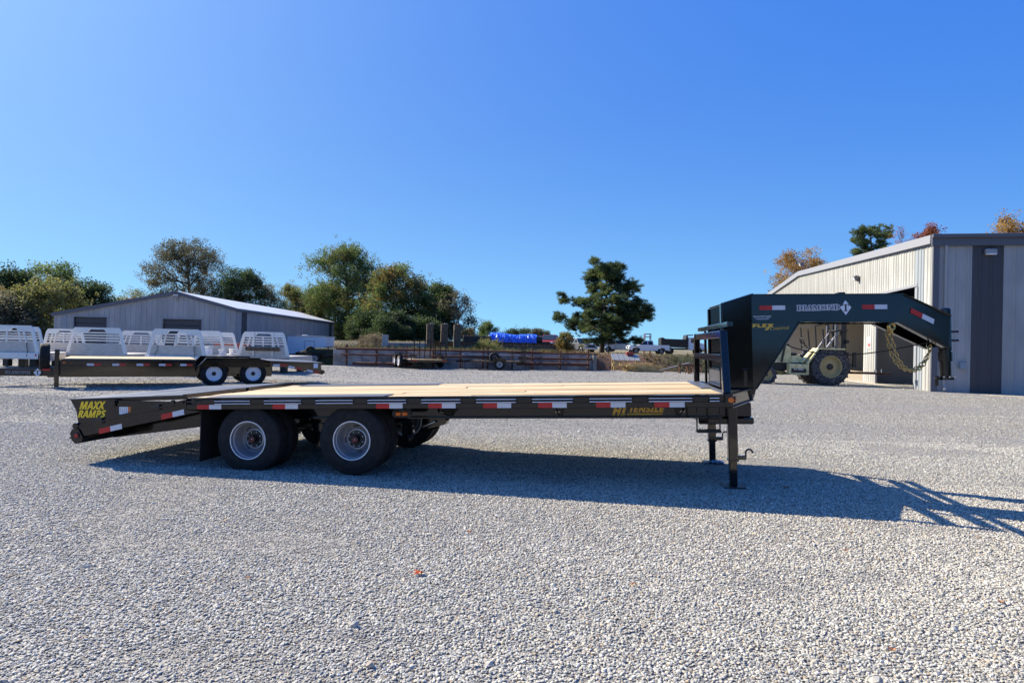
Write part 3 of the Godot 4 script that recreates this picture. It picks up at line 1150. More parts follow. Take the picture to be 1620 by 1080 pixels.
		part("spring_hanger", g, M.black_paint, t)
	g = Geo.new()
	g.prism(PackedVector2Array([Vector2(0.54, 0.574), Vector2(0.80, 0.574), Vector2(0.855, 0.50), Vector2(0.835, 0.46), Vector2(0.60, 0.40), Vector2(0.54, 0.42)]), -1.12, -0.98)
	part("spare_carrier", g, M.black_paint, t)
	g = Geo.new()
	g.tube(P(0.55, 0.43, 0.94), P(0.72, 0.50, 0.94), 0.017, -1, 12)
	part("shock_rod", g, M.chrome, t)
	# mud flaps behind the rear axle
	for w0: float in [0.06, 1.98]:
		g = Geo.new()
		g.loft([P(-1.82, 0.735, w0 + 0.55), P(-1.85, 0.14, w0 + 0.55), P(-1.85, 0.14, w0), P(-1.82, 0.735, w0)], [P(-1.81, 0.735, w0 + 0.55), P(-1.84, 0.14, w0 + 0.55), P(-1.84, 0.14, w0), P(-1.81, 0.735, w0)])
		part("mud_flap", g, M.mudflap_rubber, t)
	# side lamp on its oval plate
	g = Geo.new()
	for k in 2:
		g.tube(P(0.455 + 0.13 * k, 0.664, 0.25), P(0.455 + 0.13 * k, 0.664, 0.30), 0.046, -1, 20)
	g.bb(P(0.455, 0.618, 0.25), P(0.585, 0.71, 0.30))
	part("side_lamp_plate", g, M.black_matt, t)
	for k in 2:
		g = Geo.new()
		g.box(P(0.482 + 0.077 * k, 0.664, 0.242), Vector3(0.062, 0.044, 0.02), 0.012)
		part("side_lamp", g, M.lamp_amber, t)
	# front of the deck: corner channels running in to the neck
	for side in 2:
		var f := func(w: float) -> float: return w if side == 0 else 2.59 - w
		var d := Vector3(0.40, 0, -0.93) if side == 0 else Vector3(0.40, 0, 0.93)
		var a := P(4.062, 0.0, f.call(0.01))
		var o := (Vector3(0.93, 0, 0.40) if side == 0 else Vector3(0.93, 0, -0.40)).normalized()
		g = Geo.new()
		var mid := a + d * 0.5
		var B := Basis(d.normalized(), Vector3.UP, d.normalized().cross(Vector3.UP))
		g.box(mid + Vector3(0, 0.805, 0) - o * 0.03, Vector3(d.length(), 0.126, 0.01), 0.0, B)
		g.box(mid + Vector3(0, 0.872, 0) - o * 0.015, Vector3(d.length(), 0.012, 0.05), 0.003, B)
		g.box(mid + Vector3(0, 0.738, 0) - o * 0.015, Vector3(d.length(), 0.012, 0.05), 0.003, B)
		part("corner_channel", g, M.black_paint, t)
		g = Geo.new()
		g.loft([a + Vector3(0, 0.732, 0) - o * 0.05, a + d + Vector3(0, 0.732, 0) - o * 0.05, P(4.46, 0.732, f.call(0.95)), P(4.0, 0.732, f.call(0.95)), P(4.0, 0.732, f.call(0.05))], [a + Vector3(0, 0.868, 0) - o * 0.05, a + d + Vector3(0, 0.868, 0) - o * 0.05, P(4.46, 0.868, f.call(0.95)), P(4.0, 0.868, f.call(0.95)), P(4.0, 0.868, f.call(0.05))])
		part("corner_plate", g, M.black_matt, t)
	g = Geo.new()
	g.bb(P(4.0, 0.742, 0.002), P(4.075, 0.872, 0.09), 0.006)
	part("corner_block", g, M.black_paint, t)
	for e in [[P(4.052, 0.818, 0.002), Basis()], [P(4.115, 0.808, 0.155), Basis(Vector3.UP, 1.16)]]:
		g = Geo.new()
		g.lathe([Vector2(0.036, -0.004), Vector2(0.036, 0.008), Vector2(0.03, 0.011)], e[0], 20, e[1])
		part("lamp_grommet", g, M.black_matt, t)
		g = Geo.new()
		g.lathe([Vector2(0.03, 0.0), Vector2(0.028, 0.014), Vector2(0.0, 0.018)], e[0], 20, e[1])
		part("marker_lamp", g, M.lamp_amber, t)
	# landing gear
	for k in 2:
		var w0 := 0.55 if k == 0 else 2.05
		var j := Node3D.new()
		j.name = "landing_jack"
		t.add_child(j, true)
		g = Geo.new()
		g.bb(P(4.112, 0.115, w0), P(4.212, 0.74, w0 + 0.1), 0.008)
		g.bb(P(4.105, 0.105, w0 - 0.006), P(4.219, 0.125, w0 + 0.106), 0.004)
		part("outer_tube", g, M.black_paint, j)
		g = Geo.new()
		g.bb(P(4.122, -0.165, w0 + 0.01), P(4.202, 0.115, w0 + 0.09), 0.006)
		part("inner_leg", g, M.black_paint, j)
		g = Geo.new()
		g.bb(P(4.04, -0.175, w0 - 0.07), P(4.285, -0.165, w0 + 0.17), 0.002)
		part("foot_plate", g, M.black_matt, j)
		g = Geo.new()
		g.bb(P(4.213, 0.118, w0 + 0.03), P(4.305, 0.162, w0 + 0.07), 0.006)
		var pts := []
		for q in 13:
			var a := PI * 1.02 * (1.0 - q / 12.0)
			pts.append(P(4.335 + 0.036 * cos(a), 0.19 + 0.04 * sin(a), w0 + 0.05))
		pts.push_front(P(4.296, 0.15, w0 + 0.05))
		g.path(pts, 0.0095, 8)
		part("jack_handle", g, M.black_paint, j)
	g = Geo.new()
	g.bb(P(3.81, 0.502, 0.60), P(4.395, 0.574, 1.99), 0.012)
	part("front_crossbeam", g, M.black_paint, t)
	g = Geo.new()
	g.bb(P(4.06, 0.575, 0.66), P(4.38, 0.731, 1.93), 0.01)
	part("front_box", g, M.black_paint, t)
	# hanging step
	g = Geo.new()
	for s: float in [3.735, 3.965]:
		g.tube(P(s, 0.75, 0.16), P(s, 0.49, 0.16), 0.0075, -1, 8)
	g.bb(P(3.728, 0.472, 0.10), P(3.972, 0.494, 0.20), 0.003)
	for k in 9:
		g.bb(P(3.733 + k * 0.0265, 0.4945, 0.10), P(3.745 + k * 0.0265, 0.504, 0.20))
	part("hanging_step", g, M.black_matt, t)
	headache_rack(t)
	neck(t)


func headache_rack(t: Node3D) -> void:
	var r := Node3D.new()
	r.name = "headache_rack"
	t.add_child(r, true)
	var g := Geo.new()
	for side in 2:
		var f := func(w: float) -> float: return w if side == 0 else 2.59 - w
		g = Geo.new()
		g.bar(P(4.03, 0.875, f.call(0.10)), P(4.03, 1.525, f.call(0.25)), 0.06, 0.075, 0.006, Vector3(1, 0, 0))
		part("post", g, M.black_paint, r)
	g = Geo.new()
	g.bb(P(4.0, 1.445, 0.30), P(4.06, 1.525, 2.29), 0.006)
	part("top_rail", g, M.black_paint, r)
	g = Geo.new()
	g.bb(P(4.0, 1.195, 0.22), P(4.055, 1.275, 2.37), 0.006)
	part("middle_rail", g, M.black_paint, r)
	g = Geo.new()
	g.bb(P(4.05, 1.56, 0.12), P(4.11, 1.612, 2.42), 0.006)
	part("upper_rail", g, M.black_paint, r)
	for w0: float in [0.62, 1.93]:
		g = Geo.new()
		g.bb(P(4.07, 0.88, w0), P(4.10, 1.558, w0 + 0.04), 0.004)
		part("inner_post", g, M.black_paint, r)
	# tool box between the neck plates
	g = Geo.new()
	g.bb(P(4.09, 0.885, 0.90), P(4.40, 1.085, 1.70), 0.006)
	part("tool_box", g, M.black_paint, t)
	g = Geo.new()
	g.bb(P(4.08, 1.0855, 0.89), P(4.41, 1.10, 1.71), 0.005)
	part("tool_box_lid", g, M.black_paint, t)


func neck(t: Node3D) -> void:
	var g: Geo
	# riser plates that flare out from the neck
	for side in 2:
		var f := func(w: float) -> float: return w if side == 0 else 2.59 - w
		var o := 0.012 if side == 0 else -0.012
		g = Geo.new()
		var a := [P(4.12, 0.80, f.call(0.80)), P(4.12, 1.832, f.call(0.80)), P(4.462, 1.938, f.call(0.945)), P(4.462, 0.80, f.call(0.945))]
		var b := []
		for p in a:
			b.append(p + Vector3(0.004, 0, -o))
		if side == 0:
			g.loft(b, a) if false else g.loft([b[3], b[2], b[1], b[0]], [a[3], a[2], a[1], a[0]])
		else:
			g.loft([a[3], a[2], a[1], a[0]], [b[3], b[2], b[1], b[0]])
		part("riser_plate", g, M.black_paint, t)
		g = Geo.new()
		g.bb(P(4.095, 0.87, f.call(0.775)), P(4.118, 1.832, f.call(0.84)), 0.004)
		part("riser_flange", g, M.black_paint, t)
		g = Geo.new()
		g.bar(P(4.12, 1.842, f.call(0.815)), P(4.47, 1.948, f.call(0.95)), 0.07, 0.012, 0.003)
		part("riser_cap", g, M.black_paint, t)
		# gusset under the neck
		g = Geo.new()
		var z: float = -f.call(0.955)
		g.prism(PackedVector2Array([Vector2(4.464, 1.63), Vector2(4.464, 0.75), Vector2(4.50, 0.87), Vector2(4.985, 1.63)]), z - 0.005, z + 0.005)
		part("neck_gusset", g, M.black_paint, t)
		g = Geo.new()
		g.bar(Vector3(4.497, 0.862, z), Vector3(4.987, 1.63, z), 0.06, 0.012, 0.003)
		part("gusset_flange", g, M.black_paint, t)
	# neck beam: two side plates, top and bottom plates
	for side in 2:
		var z := -0.95 if side == 0 else -1.64
		g = Geo.new()
		g.prism(PackedVector2Array([Vector2(4.464, 1.935), Vector2(4.464, 1.648), Vector2(6.003, 1.602), Vector2(6.06, 1.893)]), z - 0.006, z + 0.006)
		part("neck_side", g, M.black_paint, t)
	g = Geo.new()
	g.loft([P(4.45, 1.936, 0.935), P(6.062, 1.895, 0.935), P(6.062, 1.895, 1.655), P(4.45, 1.936, 1.655)], [P(4.45, 1.947, 0.935), P(6.065, 1.906, 0.935), P(6.065, 1.906, 1.655), P(4.45, 1.947, 1.655)])
	part("neck_top", g, M.black_paint, t)
	for q in [[0.92, 1.02], [1.57, 1.67]]:
		g = Geo.new()
		g.loft([P(4.464, 1.632, q[0]), P(6.0, 1.586, q[0]), P(6.0, 1.586, q[1]), P(4.464, 1.632, q[1])], [P(4.464, 1.645, q[0]), P(6.004, 1.599, q[0]), P(6.004, 1.599, q[1]), P(4.464, 1.645, q[1])])
		part("bottom_flange", g, M.black_paint, t)
	# nose: drops to the coupler, open below between its flanges
	for side in 2:
		var wa := 0.95 if side == 0 else 1.64
		var wc := 1.03 if side == 0 else 1.56
		var o := Vector3(0, 0, -0.012) if side == 0 else Vector3(0, 0, 0.012)
		var a := [P(6.062, 1.893, wa), P(6.005, 1.60, wa), P(6.56, 1.29, wc), P(6.585, 1.64, wc)]
		g = Geo.new()
		g.loft([a[0] + o, a[1] + o, a[2] + o, a[3] + o], a)
		part("nose_side", g, M.black_paint, t)
		g = Geo.new()
		var dn := Vector3(-0.007, -0.013, 0)
		var i := Vector3(0, 0, 0.025) if side == 0 else Vector3(0, 0, -0.025)
		g.loft([a[1] + i + dn, a[2] + i + dn, a[2] - i * 3 + dn, a[1] - i * 3 + dn], [a[1] + i, a[2] + i, a[2] - i * 3, a[1] - i * 3])
		part("bottom_flange", g, M.black_paint, t)
	g = Geo.new()
	var up := Vector3(0.008, 0.014, 0)
	g.loft([P(6.062, 1.893, 0.93), P(6.585, 1.64, 1.01), P(6.585, 1.64, 1.58), P(6.062, 1.893, 1.66)], [P(6.062, 1.893, 0.93) + up, P(6.585, 1.64, 1.01) + up, P(6.585, 1.64, 1.58) + up, P(6.062, 1.893, 1.66) + up])
	part("nose_top", g, M.black_paint, t)
	g = Geo.new()
	g.bb(P(6.565, 1.30, 1.04), P(6.585, 1.638, 1.55))
	part("nose_plate", g, M.black_paint, t)
	# coupler
	g = Geo.new()
	g.tube(P(6.645, 1.26, 1.295), P(6.645, 1.725, 1.295), 0.068, -1, 24)
	g.lathe([Vector2(0.068, 0.0), Vector2(0.062, 0.018), Vector2(0.04, 0.026), Vector2(0.0, 0.028)], P(6.645, 1.725, 1.295), 24, Basis(Vector3.RIGHT, -PI / 2))
	part("coupler_sleeve", g, M.black_paint, t)
	g = Geo.new()
	g.tube(P(6.645, 0.95, 1.295), P(6.645, 1.26, 1.295), 0.058, -1, 24)
	g.tube(P(6.645, 1.14, 1.295), P(6.645, 1.25, 1.295), 0.072, -1, 24)
	part("coupler_tube", g, M.black_paint, t)
	g = Geo.new()
	g.tube(P(6.645, 0.93, 1.295), P(6.645, 0.955, 1.295), 0.088, -1, 24)
	g.bb(P(6.53, 0.944, 1.25), P(6.60, 0.962, 1.34), 0.004)
	part("coupler_ring", g, M.black_paint, t)
	g = Geo.new()
	for k in 2:
		g.tube(P(6.645, 0.957, 1.205 + 0.18 * k), P(6.645, 0.972, 1.205 + 0.18 * k), 0.013, -1, 6)
		g.tube(P(6.59 + 0.11 * k, 0.957, 1.215), P(6.59 + 0.11 * k, 0.972, 1.215), 0.013, -1, 6)
	part("ring_bolt", g, M.chrome, t)
	g = Geo.new()
	g.tube(P(6.55, 0.975, 1.295), P(6.55, 0.86, 1.295), 0.018, -1, 10)
	part("latch_pin", g, M.black_paint, t)
	for y: float in [1.475, 1.375]:
		g = Geo.new()
		g.tube(P(6.70, y, 1.295), P(6.79, y, 1.295), 0.014, -1, 10)
		part("set_bolt", g, M.black_paint, t)
	g = Geo.new()
	g.bb(P(5.48, 1.92, 1.2), P(5.56, 1.958, 1.32), 0.006)
	part("top_lug", g, M.black_matt, t)
	# print and reflectors on the near side of the neck
	var w0 := 0.9435
	tape(t, P(4.549, 1.762, w0), Vector3(0.28, -0.005, 0), Vector3(0, 0.05, 0))
	tape(t, P(5.645, 1.742, w0), Vector3(0.26, -0.005, 0), Vector3(0, 0.05, 0))
	var d := (P(6.56, 1.29, 1.03) + P(6.585, 1.64, 1.03) - P(6.005, 1.60, 0.95) - P(6.062, 1.893, 0.95)).normalized()
	var upv := (P(6.062, 1.893, 0.955) - P(6.005, 1.60, 0.955)).normalized()
	tape(t, P(6.145, 1.69, 0.9615) + Vector3(0, 0, 0.004), d * 0.285, upv * 0.055)
	for pass_ in 2:
		lettering("neck_lettering", "DIAMOND", "Droid Serif", 800, P(4.957, 1.747, w0 - 0.0025 * pass_), Vector3(0.452, -0.002, 0), Vector3(0, 0.054, 0), 0.0, M.white_print if pass_ == 0 else M.black_print, t, 0.0075 if pass_ == 0 else 0.0, 0.0012)
	g = Geo.new()
	g.prism(PackedVector2Array([Vector2(5.415, 1.765), Vector2(5.472, 1.848), Vector2(5.531, 1.765), Vector2(5.472, 1.682)]), -w0, -w0 + 0.002)
	part("diamond_emblem", g, M.white_print, t)
	lettering("emblem_letter", "T", "Droid Serif", 800, P(5.437, 1.725, w0 - 0.0025), Vector3(0.07, 0, 0), Vector3(0, 0.078, 0), 0.0, M.black_print, t, 0.0, 0.001)
	lettering("dealer_print", "Mouser Steel Supply", "Droid Sans", 700, P(4.485, 1.678, w0), Vector3(0.19, 0, 0), Vector3(0, 0.02, 0), 0.0, M.white_print, t, 0.0, 0.0008)
	g = Geo.new()
	g.bb(P(4.503, 1.6635, w0 - 0.001), P(4.657, 1.668, w0))
	g.bb(P(4.52, 1.6525, w0 - 0.001), P(4.645, 1.6555, w0))
	part("dealer_print", g, M.white_print, t)
	var wg := 0.949
	lettering("flex_lettering", "FLE", "Droid Sans", 800, P(4.475, 1.566, wg), Vector3(0.145, 0, 0), Vector3(0, 0.037, 0), 0.0, M.gold_print, t, 0.003)
	g = Geo.new()
	g.prism(PackedVector2Array([Vector2(4.60, 1.532), Vector2(4.636, 1.532), Vector2(4.703, 1.604), Vector2(4.668, 1.604)]), -wg, -wg + 0.0025)
	g.prism(PackedVector2Array([Vector2(4.628, 1.603), Vector2(4.66, 1.603), Vector2(4.698, 1.566), Vector2(4.668, 1.566)]), -wg, -wg + 0.0021)
	part("flex_lettering", g, M.gold_print, t)
	lettering("control_lettering", "Control", "Droid Serif", 400, P(4.66, 1.532, wg), Vector3(0.20, 0.006, 0), Vector3(0, 0.036, 0), 0.35, M.gold_print, t, 0.0)
	lettering("beam_lettering", "HI", "Droid Sans", 800, P(2.87, 0.603, 0.612), Vector3(0.135, 0, 0), Vector3(0, 0.10, 0), 0.3, M.gold_print, t, 0.005)
	lettering("beam_lettering", "TENSILE", "Droid Sans", 800, P(3.045, 0.64, 0.612), Vector3(0.38, 0, 0), Vector3(0, 0.064, 0), 0.3, M.gold_print, t, 0.003)
	g = Geo.new()
	g.prism(PackedVector2Array([Vector2(3.028, 0.604), Vector2(3.415, 0.604), Vector2(3.425, 0.626), Vector2(3.036, 0.626)]), -0.612, -0.609)
	part("beam_lettering", g, M.gold_print, t)
	# safety chains, hung link by link from the hook bracket
	for k in 2:
		var wz := 1.0 + 0.16 * k
		var p0 := P(5.96 + 0.02 * k, 1.50, wz)
		var p3 := P(6.49 - 0.075 * (1 - k), 1.30 + 0.03 * (1 - k), wz + 0.12)
		var sag := P(6.20, 0.80 + 0.02 * k, wz + 0.05)
		g = Geo.new()
		var L := 21
		var prev := p0
		for q in L:
			var u := (q + 1.0) / L
			var p := p0 * pow(1 - u, 3) + 3 * u * pow(1 - u, 2) * (P(5.99, 0.98, wz)) + 3 * u * u * (1 - u) * P(6.33, 0.88 + 0.02 * k, wz + 0.08) + p3 * u * u * u
			var dir := (p - prev)
			var len := dir.length()
			var bx := dir.normalized()
			var by := bx.cross(Vector3(0, 0, 1)).normalized()
			var bz := bx.cross(by)
			var B := Basis(bx, by, bz) * Basis(Vector3.RIGHT, PI / 2 * (q % 2))
			g.ring((p + prev) * 0.5, 0.018, 0.0062, B, 12, 6, Vector3((len * 0.5 + 0.005) / 0.018, 0.9, 1))
			prev = p
		part("safety_chain", g, M.chain_gold, t)
		g = Geo.new()
		g.ring(P(5.955 + 0.035 * k, 1.545, wz - 0.04), 0.034, 0.015, Basis(Vector3.UP, 0.4 + 0.5 * k), 16, 8)
		g.ring(P(5.965 + 0.03 * k, 1.49, wz - 0.02), 0.026, 0.011, Basis(Vector3.UP, 1.2 + 0.4 * k), 14, 8)
		part("chain_hook", g, M.chain_gold, t)
	g = Geo.new()
	var cp := []
	for q in 15:
		var u := q / 14.0
		cp.append(P(lerpf(4.80, 6.42, u), lerpf(1.385, 1.365, u) - 0.14 * sin(PI * pow(u, 0.8)), lerpf(1.0, 1.12, u)))
	g.path(cp, 0.007, 6)
	part("breakaway_cable", g, M.black_matt, t)


# ---------------------------------------------------------------- buildings
# a ribbed metal sheet standing on the local x axis (faces -z), with a top that may slope
func ribbed(x0: float, x1: float, y0: float, top: Callable, pitch := 0.305, depth := 0.03) -> Geo:
	var g := Geo.new()
	var pts := [Vector2(x0, 0.0)]
	var k := ceilf(x0 / pitch)
	while k * pitch < x1:
		var c := k * pitch
		for e in [[-0.05, 0.0], [-0.025, -depth], [0.025, -depth], [0.05, 0.0]]:
			var px: float = c + e[0]
			if px > x0 + 0.001 and px < x1 - 0.001:
				pts.append(Vector2(px, e[1]))
		k += 1.0
	pts.append(Vector2(x1, 0.0))
	for i in pts.size() - 1:
		var a: Vector2 = pts[i]
		var b: Vector2 = pts[i + 1]
		var ta: float = top.call(a.x)
		var tb: float = top.call(b.x)
		g.quad(Vector3(b.x, y0, b.y), Vector3(a.x, y0, a.y), Vector3(a.x, ta, a.y), Vector3(b.x, tb, b.y))
		g.quad(Vector3(a.x, y0, 0.05), Vector3(b.x, y0, 0.05), Vector3(b.x, tb, 0.05), Vector3(a.x, ta, 0.05))
	return g


func right_building() -> void:
	var b := thing("metal_workshop", "big ribbed cream and grey metal workshop with open bay, behind the coupler", "building", Vector3(16.55, 0, -25.6), deg_to_rad(78.46))
	var roof := func(x: float) -> float: return 6.12 + 0.052 * (22.8 - absf(x - 22.8))
	var g: Geo
	# gable side, panel by panel; x runs away from the corner
	var x := 0.0
	var n := 0
	while x < 45.5:
		var e := minf(x + 0.915, 45.6)
		var y0 := 0.0
		var mid := (x + e) * 0.5
		if mid > 1.55 and mid < 6.3:
			y0 = 4.38
		elif mid > 7.9 and mid < 32.0:
			y0 = 4.30
		var m: Material = M.panel_light
		if n == 1:
			m = M.skylight_panel
		var o := part("wall_panel", ribbed(x, e, y0, roof), m, b)
		if n % 2 == 1:
			o.position.z = -0.003
		x = e
		n += 1
	# rust runs below the trim
	for k in 17:
		g = Geo.new()
		var xx := 0.305 * (1 + int(pow(rng.randf(), 1.4) * 40)) + 0.06
		var L := rng.randf_range(0.12, 0.5)
		g.bb(Vector3(xx, roof.call(xx) - 0.38 - L, -0.006), Vector3(xx + rng.randf_range(0.012, 0.03), roof.call(xx) - 0.36, -0.001))
		part("rust_stain", g, M.rust_run, b)
	# long wall towards the camera: its panels run along local z
	var side := Node3D.new()
	side.name = "side_wall"
	b.add_child(side)
	side.rotation.y = PI / 2
	side.position = Vector3(0, 0, 20.0)
	x = 18.67 - 1.09 * 17.0
	var flat := func(_x: float) -> float: return 6.12
	n = 0
	while x < 19.99:
		var e := minf(x + 1.09, 18.67) if x < 18.6 else 20.0
		var zc := 20.0 - (x + e) * 0.5
		var m2: Material = M.panel_grey
		if (zc > 1.4 and zc < 2.45) or (zc > 6.4 and zc < 7.4):
			m2 = M.panel_dark
		part("wall_panel", ribbed(x, e, 0.0, flat, 0.4), m2, side)
		x = e
		n += 1
	g = Geo.new()
	g.bb(Vector3(-0.14, 5.75, -0.14), Vector3(-0.04, 6.17, 20.0), 0.01)
	g.bb(Vector3(-0.26, 6.05, -0.16), Vector3(-0.1401, 6.2, 20.0), 0.02)
	part("gutter", g, M.trim_dark, b)
	g = Geo.new()
	g.bb(Vector3(-0.05, 0.0, -0.06), Vector3(0.06, 5.80, -0.036), 0.004)
	g.bb(Vector3(-0.066, 0.0, -0.06), Vector3(-0.036, 5.80, 0.16), 0.004)
	part("corner_trim", g, M.trim_dark, b)
	g = Geo.new()
	g.bb(Vector3(-0.14, 0.3, 0.34), Vector3(-0.06, 5.76, 0.42), 0.012)
	g.bar(Vector3(-0.1, 0.32, 0.38), Vector3(-0.22, 0.12, 0.38), 0.08, 0.08)
	part("downspout", g, M.panel_grey, b)
	# rake trim with its bright top face
	for k in 2:
		var xa := 0.0 if k == 0 else 22.8
		var xb := 22.8 if k == 0 else 45.6
		g = Geo.new()
		g.bar(Vector3(xa, roof.call(xa) - 0.1, -0.1), Vector3(xb, roof.call(xb) - 0.1, -0.1), 0.13, 0.34, 0.01)
		part("rake_trim", g, M.trim_grey, b)
		g = Geo.new()
		g.bar(Vector3(xa, roof.call(xa) - 0.3, -0.06), Vector3(xb, roof.call(xb) - 0.3, -0.06), 0.04, 0.05)
		part("trim_edge", g, M.trim_dark, b)
		g = Geo.new()
		g.loft([Vector3(xa, roof.call(xa) + 0.0, 0.0), Vector3(xb, roof.call(xb), 0.0), Vector3(xb, roof.call(xb), 20.0), Vector3(xa, roof.call(xa), 20.0)], [Vector3(xa, roof.call(xa) + 0.06, 0.0), Vector3(xb, roof.call(xb) + 0.06, 0.0), Vector3(xb, roof.call(xb) + 0.06, 20.0), Vector3(xa, roof.call(xa) + 0.06, 20.0)])
		part("roof", g, M.roof_metal, b)
	g = Geo.new()
	g.bb(Vector3(0.06, 0, 19.9), Vector3(45.6, 6.1, 20.0))
	g.bb(Vector3(45.5, 0, 0.06), Vector3(45.6, 6.1, 19.9))
	part("back_wall", g, M.panel_grey, b)
	# open bay door: jambs, inside walls, dark floor
	g = Geo.new()
	g.bb(Vector3(0.1, -0.1, 0.06), Vector3(45.4, 0.015, 19.9))
	part("floor", g, M.concrete, b)
	g = Geo.new()
	g.bb(Vector3(1.5, 4.30, -0.05), Vector3(6.4, 4.42, 0.04), 0.01)
	g.bb(Vector3(6.30, 0, -0.05), Vector3(6.40, 4.30, 0.04), 0.01)
	g.bb(Vector3(1.46, 0, -0.05), Vector3(1.56, 4.30, 0.04), 0.01)
	part("bay_frame", g, M.trim_grey, b)
	# sheltered recess where the forklift stands
	g = Geo.new()
	g.bb(Vector3(7.9, 0, 7.5), Vector3(32.0, 4.4, 7.6))
	g.bb(Vector3(7.82, 0, 0.05), Vector3(7.9, 4.4, 7.5))
	g.bb(Vector3(32.0, 0, 0.05), Vector3(32.08, 4.4, 7.5))
	part("recess_wall", g, M.recess_panel, b)
	g = Geo.new()
	g.bb(Vector3(7.9, 4.30, 0.05), Vector3(32.0, 4.38, 7.5))
	part("recess_ceiling", g, M.recess_panel, b)
	for e in [[9.0, 1.0, 2.2], [13.2, 3.0, 2.6]]:
		g = Geo.new()
		g.bb(Vector3(e[0], 0, 7.44), Vector3(e[0] + 0.12, e[2], 7.497), 0.01)
		g.bb(Vector3(e[0] + e[1], 0, 7.44), Vector3(e[0] + e[1] + 0.12, e[2], 7.497), 0.01)
		g.bb(Vector3(e[0] + 0.12, e[2] - 0.12, 7.44), Vector3(e[0] + e[1], e[2], 7.497), 0.01)
		part("door_frame", g, M.concrete_tan, b)
		g = Geo.new()
		g.bb(Vector3(e[0] + 0.12, 0, 7.465), Vector3(e[0] + e[1], e[2] - 0.12, 7.49))
		part("door", g, M.panel_dark, b)
	# lamps
	for e in [[9.1, 5.45], [21.6, 7.75]]:
		g = Geo.new()
		g.box(Vector3(e[0], e[1], -0.2), Vector3(0.32, 0.26, 0.2), 0.04, Basis(Vector3.RIGHT, -0.5))
		g.bb(Vector3(e[0] - 0.09, e[1] - 0.18, -0.14), Vector3(e[0] + 0.09, e[1] + 0.12, -0.03), 0.02)
		part("wall_lamp", g, M.trim_dark, b)
		g = Geo.new()
		g.box(Vector3(e[0], e[1] - 0.05, -0.285), Vector3(0.25, 0.16, 0.03), 0.01, Basis(Vector3.RIGHT, -0.5))
		part("lamp_glass", g, M.white_plastic, b)
	g = Geo.new()
	g.bb(Vector3(-0.2, 5.42, 1.72), Vector3(-0.03, 5.62, 2.12), 0.03)
	part("wall_lamp", g, M.trim_grey, b)
	g = Geo.new()
	g.bb(Vector3(-0.22, 5.39, 1.75), Vector3(-0.05, 5.44, 2.09), 0.01)
	part("lamp_glass", g, M.white_plastic, b)
	g = Geo.new()
	g.bb(Vector3(-0.16, 0.95, 0.92), Vector3(-0.035, 1.22, 1.14), 0.015)
	part("meter_box", g, M.box_blue_grey, b)
	g = Geo.new()
	g.bb(Vector3(7.0, 1.75, -0.045), Vector3(7.5, 2.3, -0.036))
	part("notice_board", g, M.white_print, b)
	g = Geo.new()
	g.bb(Vector3(7.05, 1.8, -0.048), Vector3(7.45, 2.0, -0.0455))
	part("notice_print", g, M.sign_red, b)
	# paved strips at the foot of the walls
	g = Geo.new()
	g.bb(Vector3(-1.5, -0.1, -0.2), Vector3(-0.04, 0.03, 20.0), 0.02)
	g.bb(Vector3(1.2, -0.1, -0.5), Vector3(31.9, 0.025, 0.04), 0.02)
	g.bb(Vector3(7.95, -0.1, 0.041), Vector3(31.9, 0.026, 7.45))
	var ap := solo("concrete_apron", g, M.concrete_tan, "tan concrete strip along the foot of the workshop walls", "")
	ap.transform = b.transform
	ap.set_meta("kind", "structure")
	g = Geo.new()
	g.tube(Vector3.ZERO, Vector3(0, 1.75, 0), 0.07, -1, 14)
	g.tube(Vector3(0, 1.75, 0), Vector3(0, 1.80, 0), 0.07, 0.03, 14)
	solo("yellow_post", g, M.yellow_paint, "yellow steel guard post inside the open workshop bay", "post", b.transform * Vector3(5.3, 0.02, 2.6))


